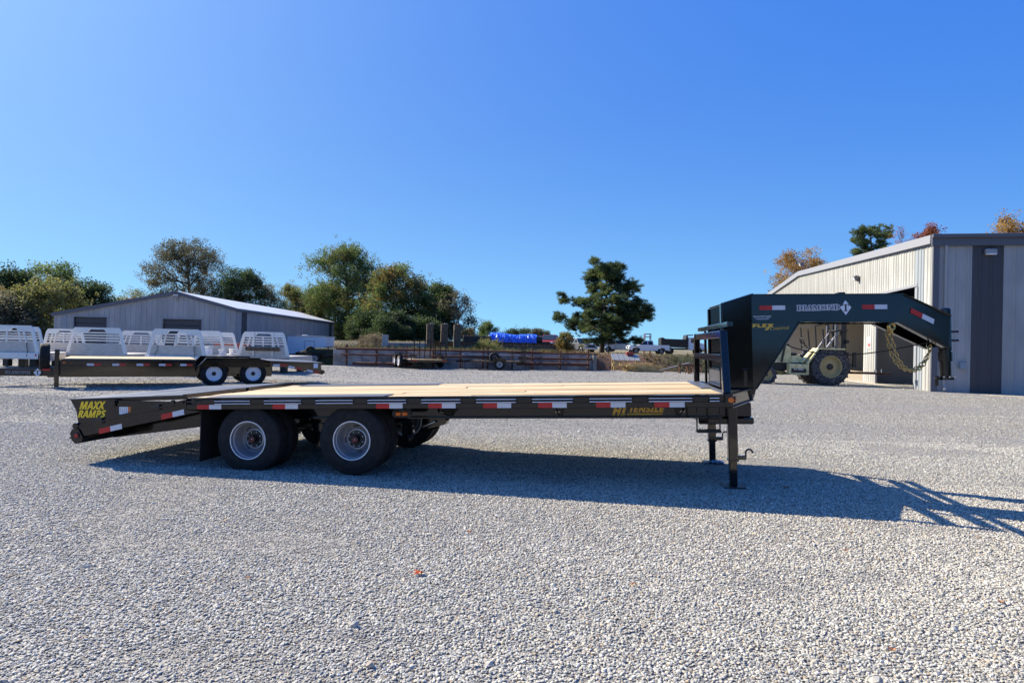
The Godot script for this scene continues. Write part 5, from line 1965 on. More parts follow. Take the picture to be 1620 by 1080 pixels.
# a tree: tapered trunk, limbs, and clumps of leaf sprays round the ends of the limbs
func tree(called: String, label: String, at: Vector3, height: float, width: float, opt: Dictionary) -> Node3D:
	var r := RandomNumberGenerator.new()
	r.seed = label.hash()
	var t := thing(called, label, "tree", at, 0.0, opt.get("group", ""))
	var low: float = opt.get("low", 0.25)
	var clumps: int = opt.get("clumps", 46)
	var per: int = int(opt.get("per", 40) * 0.72)
	var colours: Array = opt.colours
	var spread: float = opt.get("spread", 0.17)
	var kind: String = opt.get("kind", "broad")
	var trunk_r: float = opt.get("trunk", height * 0.026)
	var shape: String = opt.get("shape", "round")
	var g := Geo.new()
	var lean := Vector3(r.randf_range(-0.04, 0.04), 0, r.randf_range(-0.04, 0.04)) * height
	var pts := []
	for i in 9:
		var u := i / 8.0
		pts.append(Vector3(0, height * 0.86 * u, 0) + lean * u + Vector3(sin(u * 5.0 + height) * 0.03 * height * u, 0, cos(u * 4.0) * 0.02 * height * u))
	g.path(pts, trunk_r, 9, trunk_r * 0.14)
	g.tube(Vector3(0, -0.3, 0), Vector3(0, 0.25, 0), trunk_r * 1.5, trunk_r * 1.0, 9, false)
	var places := []
	var tints := PackedColorArray()
	var limbs := Geo.new()
	for c in clumps:
		var v := (c + r.randf()) / clumps
		var y := lerpf(low, 0.97, pow(v, opt.get("top_bias", 0.85)))
		var k := (y - low) / (1.0 - low)
		var reach := sqrt(maxf(0.02, 1.0 - pow(k * 1.5 - 0.5, 2.0) / 1.02)) if shape == "round" else (0.30 + 0.70 * sin(PI * pow(clampf(1.0 - k, 0.0, 1.0), 0.62) * 0.9 + 0.1)) if shape == "pine" else 0.75 + 0.25 * sin(PI * k)
		var a := r.randf() * TAU
		var rad := width * 0.5 * reach * pow(r.randf_range(0.12, 1.0), 0.5)
		var centre := Vector3(cos(a) * rad, y * height, sin(a) * rad) + lean * y
		if shape == "pine":
			centre.y += rad * 0.06
		var from_y := clampf(y - r.randf_range(0.08, 0.2) * (0.5 if shape == "pine" else 1.0), 0.12, 0.84)
		var idx := from_y / 0.86 * 8.0
		var base: Vector3 = pts[int(idx)].lerp(pts[mini(int(idx) + 1, 8)], idx - int(idx))
		if c % opt.get("limb_every", 2) == 0:
			var mid := base.lerp(centre, 0.5) + Vector3(r.randf_range(-0.05, 0.05), -0.03 * r.randf(), r.randf_range(-0.05, 0.05)) * rad * 2.0
			limbs.path([base, mid, centre], trunk_r * lerpf(0.5, 0.22, y), 6, trunk_r * 0.07)
			for q in 3:
				var tip := centre + Vector3(r.randf_range(-1, 1), r.randf_range(-0.3, 0.9), r.randf_range(-1, 1)) * width * spread * 0.5
				limbs.path([mid.lerp(centre, 0.6), tip.lerp(mid, 0.4), tip], trunk_r * 0.1, 4, trunk_r * 0.03)
		var cr := width * spread * r.randf_range(0.65, 1.25)
		var flat: float = opt.get("flat", 0.75)
		var tone := r.randf()
		for q in per:
			var d := Vector3(r.randfn(), r.randfn() * flat, r.randfn()) * cr * 0.48
			if shape == "pine":
				d = Vector3(r.randfn(), r.randfn() * 0.3, r.randfn()) * cr * 0.52
			var p := centre + d
			if p.y < 0.1:
				continue
			var s: float = opt.get("size", 1.0) * r.randf_range(0.7, 1.3)
			places.append(Transform3D(Basis.from_euler(Vector3(r.randf_range(-0.5, 0.5), r.randf() * TAU, r.randf_range(-0.5, 0.5))).scaled(Vector3(s, s, s)), p))
			var w := clampf(tone + r.randf_range(-0.35, 0.35), 0.0, 0.999) * (colours.size() - 1)
			var col: Color = colours[int(w)].lerp(colours[int(w) + 1], w - int(w)) * r.randf_range(0.75, 1.25)
			tints.append(col)
	part("trunk", g, M.bark_grey if opt.get("grey", false) else M.bark, t)
	if limbs.v.size():
		part("limbs", limbs, M.bark_grey if opt.get("grey", false) else M.bark, t)
	many("crown", spray_mesh(kind), M.leaf, places, tints, t)
	return t


func trees() -> void:
	var dark := [Color(0.034, 0.057, 0.020), Color(0.054, 0.088, 0.029), Color(0.078, 0.115, 0.037)]
	var green := [Color(0.076, 0.122, 0.032), Color(0.117, 0.170, 0.044), Color(0.166, 0.214, 0.058)]
	var olive := [Color(0.124, 0.144, 0.046), Color(0.179, 0.192, 0.061), Color(0.248, 0.229, 0.073)]
	var tawny := [Color(0.103, 0.130, 0.040), Color(0.193, 0.177, 0.053), Color(0.304, 0.177, 0.051), Color(0.166, 0.177, 0.055)]
	var gold := [Color(0.22, 0.13, 0.035), Color(0.33, 0.19, 0.05), Color(0.40, 0.27, 0.08)]
	var orange := [Color(0.24, 0.10, 0.03), Color(0.34, 0.16, 0.04), Color(0.36, 0.22, 0.07)]
	var red := [Color(0.22, 0.06, 0.03), Color(0.32, 0.11, 0.04), Color(0.3, 0.16, 0.06)]
	var grey := [Color(0.10, 0.10, 0.06), Color(0.15, 0.14, 0.09), Color(0.12, 0.12, 0.06)]
	var pine := [Color(0.03, 0.055, 0.022), Color(0.05, 0.085, 0.028), Color(0.08, 0.12, 0.036), Color(0.12, 0.15, 0.044)]
	# left edge
	tree("dense_tree", "dark green tree at the far left edge of the yard", Vector3(-40.0, 0, -52), 6.3, 6.5, {"colours": dark, "low": 0.05, "clumps": 60, "per": 55})
	tree("open_tree", "light topped open tree behind the dark one at far left", Vector3(-39.0, 0, -55), 7.3, 6.0, {"colours": green, "low": 0.35, "clumps": 34, "per": 30, "spread": 0.15})
	tree("dense_tree", "round olive green tree nearest the left corner of the grey shed", Vector3(-33.5, 0, -47), 4.9, 5.4, {"colours": olive, "low": 0.03, "clumps": 54, "per": 55})
	tree("dense_tree", "bushy dark tree left of the small red tree", Vector3(-36.5, 0, -57), 5.8, 4.6, {"colours": dark, "low": 0.05, "clumps": 44, "per": 50})
	tree("dense_tree", "greyish green bushy tree behind the leftmost truck beds", Vector3(-34.8, 0, -44), 3.8, 4.6, {"colours": grey, "low": 0.02, "clumps": 46, "per": 50})
	tree("autumn_tree", "rust brown bush at the far left behind the truck beds", Vector3(-37.5, 0, -46), 4.4, 4.2, {"colours": tawny, "low": 0.02, "clumps": 44, "per": 50})
	tree("autumn_tree", "small red orange tree peeking over the left end of the shed", Vector3(-37.3, 0, -64), 4.9, 2.8, {"colours": red, "low": 0.2, "clumps": 26, "per": 36})
	tree("open_tree", "thin pale green tree rising over the left slope of the shed", Vector3(-41.5, 0, -70), 6.4, 6.0, {"colours": olive, "low": 0.3, "clumps": 30, "per": 24, "spread": 0.14, "kind": "sparse"})
	tree("open_tree", "thin pale bushy tree further right over the left slope of the shed", Vector3(-36.5, 0, -69), 5.8, 5.5, {"colours": olive, "low": 0.2, "clumps": 28, "per": 24, "spread": 0.14, "kind": "sparse"})
	# behind the grey shed
	tree("oak_tree", "tall brownish oak with open branches behind the shed ridge", Vector3(-37.6, 0, -75), 12.4, 10.4, {"colours": [Color(0.07, 0.075, 0.038), Color(0.10, 0.098, 0.048), Color(0.135, 0.115, 0.055)], "low": 0.36, "clumps": 60, "per": 46, "spread": 0.13, "trunk": 0.34})
	tree("dense_tree", "dark bushy tree right of the oak behind the shed roof", Vector3(-29.6, 0, -70), 8.8, 5.6, {"colours": dark, "low": 0.2, "clumps": 46, "per": 50})
	tree("open_tree", "grey green feathery tree beside the dark bushy one behind the shed", Vector3(-28.6, 0, -73), 8.2, 4.4, {"colours": grey, "low": 0.2, "clumps": 32, "per": 30})
	# the grove in the middle left
	tree("autumn_tree", "yellow green tree just right of the shed roof", Vector3(-24.4, 0, -73), 7.4, 6.2, {"colours": olive, "low": 0.05, "clumps": 54, "per": 50})
	tree("autumn_tree", "yellowish tree between the shed roof and the tallest tree of the grove", Vector3(-20.6, 0.2, -73), 7.6, 5.6, {"colours": olive, "low": 0.05, "clumps": 50, "per": 46})
	tree("big_tree", "tallest broad tree of the grove, with bare fork on its right", Vector3(-18.0, 0.3, -71), 11.4, 9.0, {"colours": green + [Color(0.13, 0.10, 0.04)], "low": 0.14, "clumps": 92, "per": 52, "spread": 0.14, "trunk": 0.3})
	tree("big_tree", "broad rust tinged tree right of the tallest tree", Vector3(-11.4, 0.6, -64), 8.3, 6.6, {"colours": tawny + green, "low": 0.1, "clumps": 70, "per": 48, "spread": 0.15, "trunk": 0.24})
	tree("open_tree", "slender green tree between the broad trees and the grey one", Vector3(-8.6, 0.6, -66), 6.8, 4.0, {"colours": green, "low": 0.1, "clumps": 46, "per": 42})
	tree("open_tree", "narrow dark green tree with several bare stems", Vector3(-6.6, 0.6, -61), 6.2, 2.8, {"colours": dark + green, "low": 0.25, "clumps": 34, "per": 38, "grey": true})
	tree("bare_tree", "greyish half bare tree at the right end of the grove", Vector3(-5.0, 0.6, -60), 5.5, 4.0, {"colours": grey, "low": 0.12, "clumps": 46, "per": 20, "kind": "sparse", "grey": true, "limb_every": 1})
	# dark thicket at the foot of the grove
	var names := ["dark thicket bush beside the far end of the shed", "dark thicket bush under the tallest tree, left part", "dark thicket bush under the tallest tree, right part", "dark thicket bush under the rust tinged tree", "dark thicket bush below the slender green tree"]
	for k in 5:
		tree("thicket_bush", names[k], Vector3([-16.2, -14.4, -13.0, -10.6, -8.2][k], 0.5, [-68, -64, -60, -57, -58][k]), [3.9, 3.8, 3.4, 3.3, 2.8][k], 4.0, {"colours": dark, "low": 0.02, "clumps": 36, "per": 55, "group": "dark thicket under the grove"})
	# far away
	for e in [["pale green tree far off left of the blue tarp", -4.1, -110, 4.3, 4.0, green], ["dark round tree far off, left one above the blue tarp", -0.6, -118, 3.2, 4.2, dark], ["dark round tree far off, middle one above the blue tarp", 2.0, -118, 3.4, 4.6, dark], ["dark round tree far off, right one above the tarp end", 5.0, -118, 3.3, 4.2, dark], ["pale feathery tree far off beside the red pickup", 3.9, -100, 3.0, 2.4, grey], ["small orange bush far off at the end of the grove", -7.2, -105, 2.9, 3.4, tawny]]:
		tree("far_tree", e[0], Vector3(e[1], 0.8, e[2]), e[3], e[4], {"colours": e[5], "low": 0.05, "clumps": 30, "per": 34})
	# the pine on the bank
	pine_tree("pine_tree", "lone dark green pine spreading over the grassy bank", Vector3(7.6, hill_height(7.6, -55.0) - 0.1, -55.0), 7.2, 9.0, 0.24, pine, 5)
	tree("young_tree", "small leafless sapling beside the pine trunk", Vector3(8.15, hill_height(8.15, -54.5) - 0.05, -54.5), 3.0, 1.6, {"colours": dark, "low": 0.3, "clumps": 16, "per": 10, "trunk": 0.05, "limb_every": 1})
	tree("red_shrub", "rusty red and green shrub at the end of the timber wall", Vector3(3.75, 1.0, -45.2), 1.35, 1.3, {"colours": tawny, "low": 0.05, "clumps": 24, "per": 24, "size": 0.5, "trunk": 0.03})
	tree("dry_shrub", "greenish shrub in front of the timber wall under the tarp", Vector3(-1.6, 0.95, -44.6), 0.75, 1.9, {"colours": olive, "low": 0.05, "clumps": 20, "per": 22, "size": 0.45, "trunk": 0.03})
	tree("dry_shrub", "pale dry shrub on the ledge nearest the metal shed", Vector3(-9.3, 0.95, -43.2), 0.9, 1.8, {"colours": [Color(0.16, 0.13, 0.08), Color(0.24, 0.2, 0.13)], "low": 0.03, "clumps": 20, "per": 22, "size": 0.45, "trunk": 0.03})
	# behind the workshop
	tree("autumn_tree", "golden orange tree behind the far end of the workshop", Vector3(33.0, 0, -74), 12.7, 8.2, {"colours": gold, "low": 0.3, "clumps": 60, "per": 40, "spread": 0.13})
	pine_tree("pine_tree", "dark pine top rising over the workshop roof", Vector3(38.0, 0, -70), 15.6, 9.5, 0.3, pine, 9)
	tree("bare_tree", "thin nearly bare reddish tree above the workshop roof", Vector3(38.5, 0, -64), 14.2, 2.6, {"colours": red, "low": 0.5, "clumps": 20, "per": 9, "kind": "sparse", "limb_every": 1, "trunk": 0.14})
	tree("autumn_tree", "red orange tree top just left of the workshop corner", Vector3(38.8, 0, -60), 13.4, 3.6, {"colours": red, "low": 0.5, "clumps": 36, "per": 34})
	tree("autumn_tree", "yellow tree top above the shaded workshop wall", Vector3(42.0, 0, -55), 13.2, 6.0, {"colours": gold, "low": 0.45, "clumps": 50, "per": 36, "spread": 0.14})


# long limbs in layers, each ending in flat pads of needles
func pine_tree(called: String, label: String, at: Vector3, height: float, width: float, trunk_r: float, colours: Array, s: int) -> void:
	var r := RandomNumberGenerator.new()
	r.seed = s
	var t := thing(called, label, "tree", at)
	var g := Geo.new()
	var pts := []
	for i in 11:
		var u := i / 10.0
		pts.append(Vector3(0.06 * height * sin(u * 2.6) * u, height * 0.93 * u, 0.02 * height * sin(u * 5.0)))
	g.path(pts, trunk_r, 10, trunk_r * 0.18)
	g.tube(Vector3(0, -0.4, 0), Vector3(0, 0.3, 0), trunk_r * 1.45, trunk_r, 10, false)
	part("trunk", g, M.bark, t)
	var limbs := Geo.new()
	var places := []
	var tints := PackedColorArray()
	var n := 40
	for k in n:
		var u := (k + 0.5) / n
		var y := lerpf(0.23, 0.93, u)
		# widest low down, drawing in towards a ragged round top
		var reach := (1.0 if u < 0.34 else lerpf(1.0, 0.62, (u - 0.34) / 0.26) if u < 0.6 else lerpf(0.62, 0.34, (u - 0.6) / 0.4)) * r.randf_range(0.55, 1.05)
		if y < 0.24:
			reach *= 0.82
		var a := k * 2.39996 + r.randf_range(-0.5, 0.5)
		var L := width * 0.5 * reach
		var i0 := y / 0.93 * 10.0
		var base: Vector3 = pts[int(i0)].lerp(pts[mini(int(i0) + 1, 10)], i0 - int(i0))
		var dir := Vector3(cos(a), 0, sin(a))
		var rise := lerpf(-0.12, 0.62, u * u) + r.randf_range(-0.22, 0.34)
		var tip := base + dir * L + Vector3(0, L * rise, 0)
		var mid := base.lerp(tip, 0.5) + Vector3(0, -0.08 * L + 0.04, 0)
		limbs.path([base, mid, tip], trunk_r * lerpf(0.36, 0.16, u), 6, trunk_r * 0.06)
		var pads := 2 + int(L * 1.6)
		for q in pads:
			var v := lerpf(0.38, 1.04, (q + r.randf()) / pads)
			var c := base.lerp(mid, v * 2.0) if v < 0.5 else mid.lerp(tip, v * 2.0 - 1.0)
			var sideways := dir.cross(Vector3.UP) * r.randf_range(-1, 1) * L * 0.30 * (0.35 + v)
			c += sideways + Vector3(0, r.randf_range(-0.25, 0.5), 0) * width / 9.0
			if sideways.length() > 0.25:
				limbs.path([base.lerp(tip, v * 0.8), c], trunk_r * 0.07, 4, trunk_r * 0.03)
			var tone := r.randf()
			var pr := r.randf_range(0.15, 0.30) * width / 9.0
			for m in 19:
				var p := c + Vector3(r.randfn() * pr, r.randfn() * pr * 0.62, r.randfn() * pr)
				var sc := r.randf_range(0.7, 1.15) * width / 9.0
				places.append(Transform3D(Basis.from_euler(Vector3(r.randf_range(-0.6, 0.6), r.randf() * TAU, r.randf_range(-0.6, 0.6))).scaled(Vector3(sc, sc, sc)), p))
				var w := clampf(tone + r.randf_range(-0.3, 0.3), 0.0, 0.999) * (colours.size() - 1)
				tints.append(colours[int(w)].lerp(colours[int(w) + 1], w - int(w)) * r.randf_range(0.8, 1.2))
	part("limbs", limbs, M.bark, t)
	many("crown", spray_mesh("needle"), M.leaf, places, tints, t)


# ---------------------------------------------------------------- the trailer behind
func far_trailer() -> void:
	var t := thing("deckover_trailer", "black bumper pull trailer with wood deck and white wheels, behind the main trailer", "trailer", Vector3(-8.6, 0, -20.2), deg_to_rad(30.0))
	var g: Geo
	var W := 2.45
	# z = 0 near side, towards the camera
	for z: float in [0.0, -W]:
		g = Geo.new()
		g.bb(Vector3(-4.45, 0.62, z - 0.05), Vector3(-1.08, 0.80, z), 0.01)
		part("side_rail", g, M.black_paint, t)
		for k in 7:
			g = Geo.new()
			g.bb(Vector3(-4.3 + k * 0.5, 0.70, z + 0.002), Vector3(-4.13 + k * 0.5, 0.795, z + 0.03), 0.006)
			part("stake_pocket", g, M.black_paint, t)
		g = Geo.new()
		g.bb(Vector3(-4.4, 0.73, z + 0.032), Vector3(-1.1, 0.75, z + 0.04))
		part("rub_rail", g, M.black_paint, t)
		g = Geo.new()
		var zb := z - 0.55 if z > -1 else z + 0.55
		g.bb(Vector3(-4.5, 0.28, zb - 0.05), Vector3(1.2, 0.615, zb + 0.05), 0.01)
		part("main_beam", g, M.black_paint, t)
	for k in 12:
		g = Geo.new()
		var z := -0.06 - k * 0.195
		g.bb(Vector3(-4.4, 0.77, z - 0.188), Vector3(-1.06, 0.825, z), 0.004)
		part("plank", g, M["wood_%d" % (k % 4)], t)
	for s: float in [-3.84, -3.23, -2.63, -2.06, -1.5]:
		for q in 2:
			g = Geo.new()
			g.bb(Vector3(s + 0.17 * q, 0.625, 0.002), Vector3(s + 0.17 + 0.17 * q, 0.69, 0.005))
			part("red_reflector" if q == 1 else "white_reflector", g, M.tape_red if q == 1 else M.tape_white, t)
	for k in 2:
		g = Geo.new()
		g.bb(Vector3(-4.4 + 0.16 * k, 0.69, 0.002), Vector3(-4.33 + 0.16 * k, 0.73, 0.02), 0.006)
		part("marker_lamp", g, M.lamp_amber, t)
	# drive-over fenders
	for z: float in [0.02, -W - 0.02]:
		g = Geo.new()
		var za := z - 0.26 if z > -1 else z
		g.loft([Vector3(-1.02, 0.60, za), Vector3(-0.78, 0.88, za), Vector3(0.74, 0.88, za), Vector3(1.02, 0.62, za), Vector3(1.02, 0.59, za), Vector3(0.73, 0.85, za), Vector3(-0.77, 0.85, za), Vector3(-1.02, 0.56, za)], [Vector3(-1.02, 0.60, za + 0.26), Vector3(-0.78, 0.88, za + 0.26), Vector3(0.74, 0.88, za + 0.26), Vector3(1.02, 0.62, za + 0.26), Vector3(1.02, 0.59, za + 0.26), Vector3(0.73, 0.85, za + 0.26), Vector3(-0.77, 0.85, za + 0.26), Vector3(-1.02, 0.56, za + 0.26)])
		part("fender_top", g, M.black_paint, t)
		g = Geo.new()
		var zf := z if z > -1 else z
		var arch := PackedVector2Array([Vector2(-1.02, 0.40), Vector2(-1.02, 0.60), Vector2(-0.78, 0.88), Vector2(0.74, 0.88), Vector2(1.02, 0.62), Vector2(1.02, 0.48)])
		for k in 9:
			var a := PI * k / 8.0
			arch.append(Vector2(0.565 + 0.43 * cos(a), 0.39 + 0.43 * sin(a)))
		for k in 9:
			var a := PI * k / 8.0
			arch.append(Vector2(-0.565 + 0.43 * cos(a), 0.39 + 0.43 * sin(a)))
		g.prism(arch, zf - 0.008, zf)
		part("fender_skirt", g, M.black_paint, t)
	for s: float in [-0.565, 0.565]:
		g = Geo.new()
		g.tube(Vector3(s, 0.39, -0.2), Vector3(s, 0.39, -W + 0.2), 0.06, -1, 12)
		part("axle", g, M.black_matt, t)
		for e in [[-0.13, 1.0], [-W + 0.13, -1.0]]:
			hub_wheel(t, Vector3(s, 0.39, e[0]), 0.39, 0.22, M.wheel_white, M.rubber, e[1])
	g = Geo.new()
	g.prism(PackedVector2Array([Vector2(-0.16, 0.60), Vector2(0.16, 0.60), Vector2(0.03, 0.34), Vector2(-0.06, 0.40)]), -0.3, -0.26)
	part("spring_hanger", g, M.black_matt, t)
	# dovetail and folded ramps
	for z: float in [0.0, -W]:
		g = Geo.new()
		g.prism(PackedVector2Array([Vector2(1.06, 0.80), Vector2(1.06, 0.62), Vector2(1.5, 0.60), Vector2(2.7, 0.36), Vector2(2.78, 0.40), Vector2(2.78, 0.50)]), z - 0.05, z)
		part("dovetail_rail", g, M.black_paint, t)
		g = Geo.new()
		g.prism(PackedVector2Array([Vector2(1.3, 0.79), Vector2(2.72, 0.74), Vector2(2.66, 0.64), Vector2(2.68, 0.50), Vector2(1.3, 0.77)]), z - 0.034, z - 0.02)
		part("ramp_side_plate", g, M.black_paint, t)
	g = Geo.new()
	g.loft([Vector3(1.05, 0.79, -W), Vector3(1.05, 0.79, 0), Vector3(2.72, 0.735, 0), Vector3(2.72, 0.735, -W)], [Vector3(1.05, 0.805, -W), Vector3(1.05, 0.805, 0), Vector3(2.72, 0.75, 0), Vector3(2.72, 0.75, -W)])
	part("ramp_deck", g, M.grip_steel, t)
	g = Geo.new()
	g.bb(Vector3(2.64, 0.36, -W), Vector3(2.74, 0.5, 0.0), 0.02)
	part("rear_bumper", g, M.black_paint, t)
	for e in [[1.15, 0.66, 0.0], [1.62, 0.60, -0.2], [2.2, 0.48, -0.2]]:
		for q in 2:
			g = Geo.new()
			g.box(Vector3(e[0] + 0.11 * q * 2.0 * cos(e[2]) + 0.1, e[1] + 0.22 * q * sin(e[2]), 0.004), Vector3(0.2, 0.06, 0.004), 0.0, Basis(Vector3.BACK, e[2]))
			part("red_reflector" if q == 1 else "white_reflector", g, M.tape_red if q == 1 else M.tape_white, t)
	g = Geo.new()
	g.bb(Vector3(2.42, 0.57, -0.019), Vector3(2.56, 0.72, -0.015))
	part("warning_sticker", g, M.white_print, t)
	# tongue, jack, spare
	g = Geo.new()
	g.bar(Vector3(-4.500, 0.40, -0.55), Vector3(-6.050, 0.40, -1.15), 0.1, 0.2, 0.01)
	g.bar(Vector3(-4.500, 0.40, -W + 0.55), Vector3(-6.050, 0.40, -1.3), 0.1, 0.2, 0.01)
	part("tongue", g, M.black_paint, t)
	g = Geo.new()
	g.bb(Vector3(-6.650, 0.36, -1.32), Vector3(-6.000, 0.46, -1.12), 0.02)
	part("coupler", g, M.black_paint, t)
	g = Geo.new()
	g.bb(Vector3(-4.630, 0.0, -0.60), Vector3(-4.520, 1.06, -0.48), 0.01)
	g.bb(Vector3(-4.700, -0.02, -0.66), Vector3(-4.450, 0.0, -0.42))
	g.bb(Vector3(-4.790, 0.27, -0.56), Vector3(-4.630, 0.33, -0.52))
	part("jack", g, M.black_paint, t)
	var sp := Node3D.new()
	sp.name = "spare_wheel"
	t.add_child(sp)
	sp.position = Vector3(-4.880, 0.85, -0.75)
	sp.rotation.y = 1.66
	g = tyre_geo(0.37, 0.24, 0.21)
	part("tyre", g, M.rubber, sp)
	g = Geo.new()
	g.lathe([Vector2(0.21, 0.09), Vector2(0.2, 0.0), Vector2(0.1, 0.03), Vector2(0, 0.03)], Vector3.ZERO, 24)
	part("rim", g, M.wheel_white, sp)
	# emblem on the tongue
	var d := Vector3(-1.55, 0, -0.6).normalized()
	g = Geo.new()
	g.x = Transform3D(Basis(-d, Vector3.UP, (-d).cross(Vector3.UP)), Vector3(-5.030, 0.40, -0.655))
	g.prism(PackedVector2Array([Vector2(-0.1, 0), Vector2(0, 0.12), Vector2(0.1, 0), Vector2(0, -0.12)]), 0.0, 0.004)
	part("diamond_emblem", g, M.white_print, t)
	lettering("emblem_letter", "T", "Droid Serif", 800, Vector3(-5.030, 0.40, -0.655) + d * 0.05 + Vector3(0, -0.06, 0.0065), -d * 0.1, Vector3(0, 0.12, 0), 0.0, M.black_print, t)
	lettering("tongue_lettering", "DIAMOND", "Droid Serif", 800, Vector3(-5.030, 0.36, -0.646) + d * 0.82, -d * 0.64, Vector3(0, 0.08, 0), 0.0, M.trim_grey, t)
	tape(t, Vector3(-4.670, 0.46, -0.50) + d * 0.26, -d * 0.2, Vector3(0, 0.05, 0), 1)
	g = Geo.new()
	for q in 12:
		g.ring(Vector3(-5.95 + 0.02 * sin(q), 0.34 - q * 0.022, -1.05), 0.018, 0.006, Basis(Vector3.UP, (q % 2) * 1.57), 10, 6)
	part("safety_chain", g, M.chain_gold, t)


# ---------------------------------------------------------------- aluminium truck beds set out for sale
func truck_bed(label: String, at: Vector3, turn: float, style: int, width := 2.3) -> void:
	# z = 0 is the headboard, the bed runs to -z
	var t := thing("truck_bed", label, "truck bed", at, turn, "aluminium truck beds set out in a row")
	var h := 1.04
	var hb := width * 0.5
	var ht := width * 0.40
	var g := Geo.new()
	g.bb(Vector3(-hb, 0.66, -2.75), Vector3(hb, 0.75, 0.0), 0.01)
	part("deck", g, M.aluminium, t)
	for s: float in [-1.0, 1.0]:
		g = Geo.new()
		g.bb(Vector3(s * hb - 0.03, 0.44, -2.7), Vector3(s * hb + 0.03, 0.755, -0.05), 0.01)
		part("side_skirt", g, M.aluminium, t)
		g = Geo.new()
		g.prism(PackedVector2Array([Vector2(s * hb, 0.75), Vector2(s * ht, 0.75 + h * 0.88), Vector2(s * (ht - 0.10), 0.75 + h), Vector2(s * (ht - 0.2), 0.75 + h), Vector2(s * (ht - 0.11), 0.75 + h * 0.86), Vector2(s * (hb - 0.14), 0.75)]), -0.06, 0.0)
		part("side_post", g, M.aluminium_bright, t)
		g = Geo.new()
		g.bb(Vector3(s * 0.75 - 0.12, 0.0, -2.5), Vector3(s * 0.75 + 0.12, 0.66, -2.2), 0.01)
		g.bb(Vector3(s * 0.75 - 0.12, 0.0, -0.6), Vector3(s * 0.75 + 0.12, 0.66, -0.3), 0.01)
		part("skid", g, M.black_matt, t)
	# lower plate of the headboard
	g = Geo.new()
	g.prism(PackedVector2Array([Vector2(-hb + 0.1, 0.75), Vector2(hb - 0.1, 0.75), Vector2(hb - 0.2, 1.16), Vector2(-hb + 0.2, 1.16)]), -0.045, -0.01)
	part("headboard_plate", g, M.aluminium, t)
	# top plate with its lamp notch
	g = Geo.new()
	var y1 := 0.75 + h
	g.prism(PackedVector2Array([Vector2(-ht + 0.12, y1), Vector2(ht - 0.12, y1), Vector2(ht - 0.06, y1 - 0.24), Vector2(0.42, y1 - 0.24), Vector2(0.28, y1 - 0.08), Vector2(-0.28, y1 - 0.08), Vector2(-0.42, y1 - 0.24), Vector2(-ht + 0.06, y1 - 0.24)]), -0.05, -0.008)
	part("top_plate", g, M.aluminium_bright, t)
	for k in 4:
		g = Geo.new()
		var y := 1.24 + k * 0.105
		g.bb(Vector3(-hb + 0.18 + 0.05 * k, y, -0.048), Vector3(hb - 0.18 - 0.05 * k, y + 0.045, -0.012), 0.004)
		part("slat", g, M.aluminium_bright, t)
	if style >= 1:
		for px: float in [-0.62, -0.44, 0.0, 0.44, 0.62]:
			g = Geo.new()
			g.bar(Vector3(px * 1.12, 1.15, 0.0), Vector3(px * 0.92, y1 - 0.2, 0.0), 0.05, 0.04, 0.0, Vector3(0, 0, 1))
			part("louvre_post", g, M.aluminium_bright, t)
	if style == 2:
		# seen from behind: tail skirt with lamps and a folded plate at the far end of the bed
		g = Geo.new()
		g.bb(Vector3(-hb, 0.52, 0.04), Vector3(hb, 0.76, 0.09), 0.012)
		part("tail_skirt", g, M.aluminium_bright, t)
		for s: float in [-1.0, 1.0]:
			g = Geo.new()
			g.path([Vector3(s * 0.72, 1.15, 0.03), Vector3(s * 0.72, 0.95, 0.03), Vector3(s * 0.78, 0.85, 0.06), Vector3(s * 0.76, 0.62, 0.1)], 0.012, 6)
			part("cable", g, M.black_matt, t)
			g = Geo.new()
			g.bb(Vector3(s * 1.08 - 0.03, 0.64, 0.088), Vector3(s * 1.08 + 0.03, 0.71, 0.1), 0.005)
			part("tail_lamp", g, M.lamp_red, t)
	if style == 3:
		for px: float in [-0.42, 0.42]:
			g = Geo.new()
			g.bb(Vector3(px - 0.035, 0.76, 0.0), Vector3(px + 0.035, y1 - 0.06, 0.035), 0.005)
			part("strap_post", g, M.aluminium_bright, t)
		g = Geo.new()
		g.bb(Vector3(-0.75, 0.98, 0.036), Vector3(0.75, 1.15, 0.12), 0.03)
		part("timber_bumper", g, M.tan_steel, t)


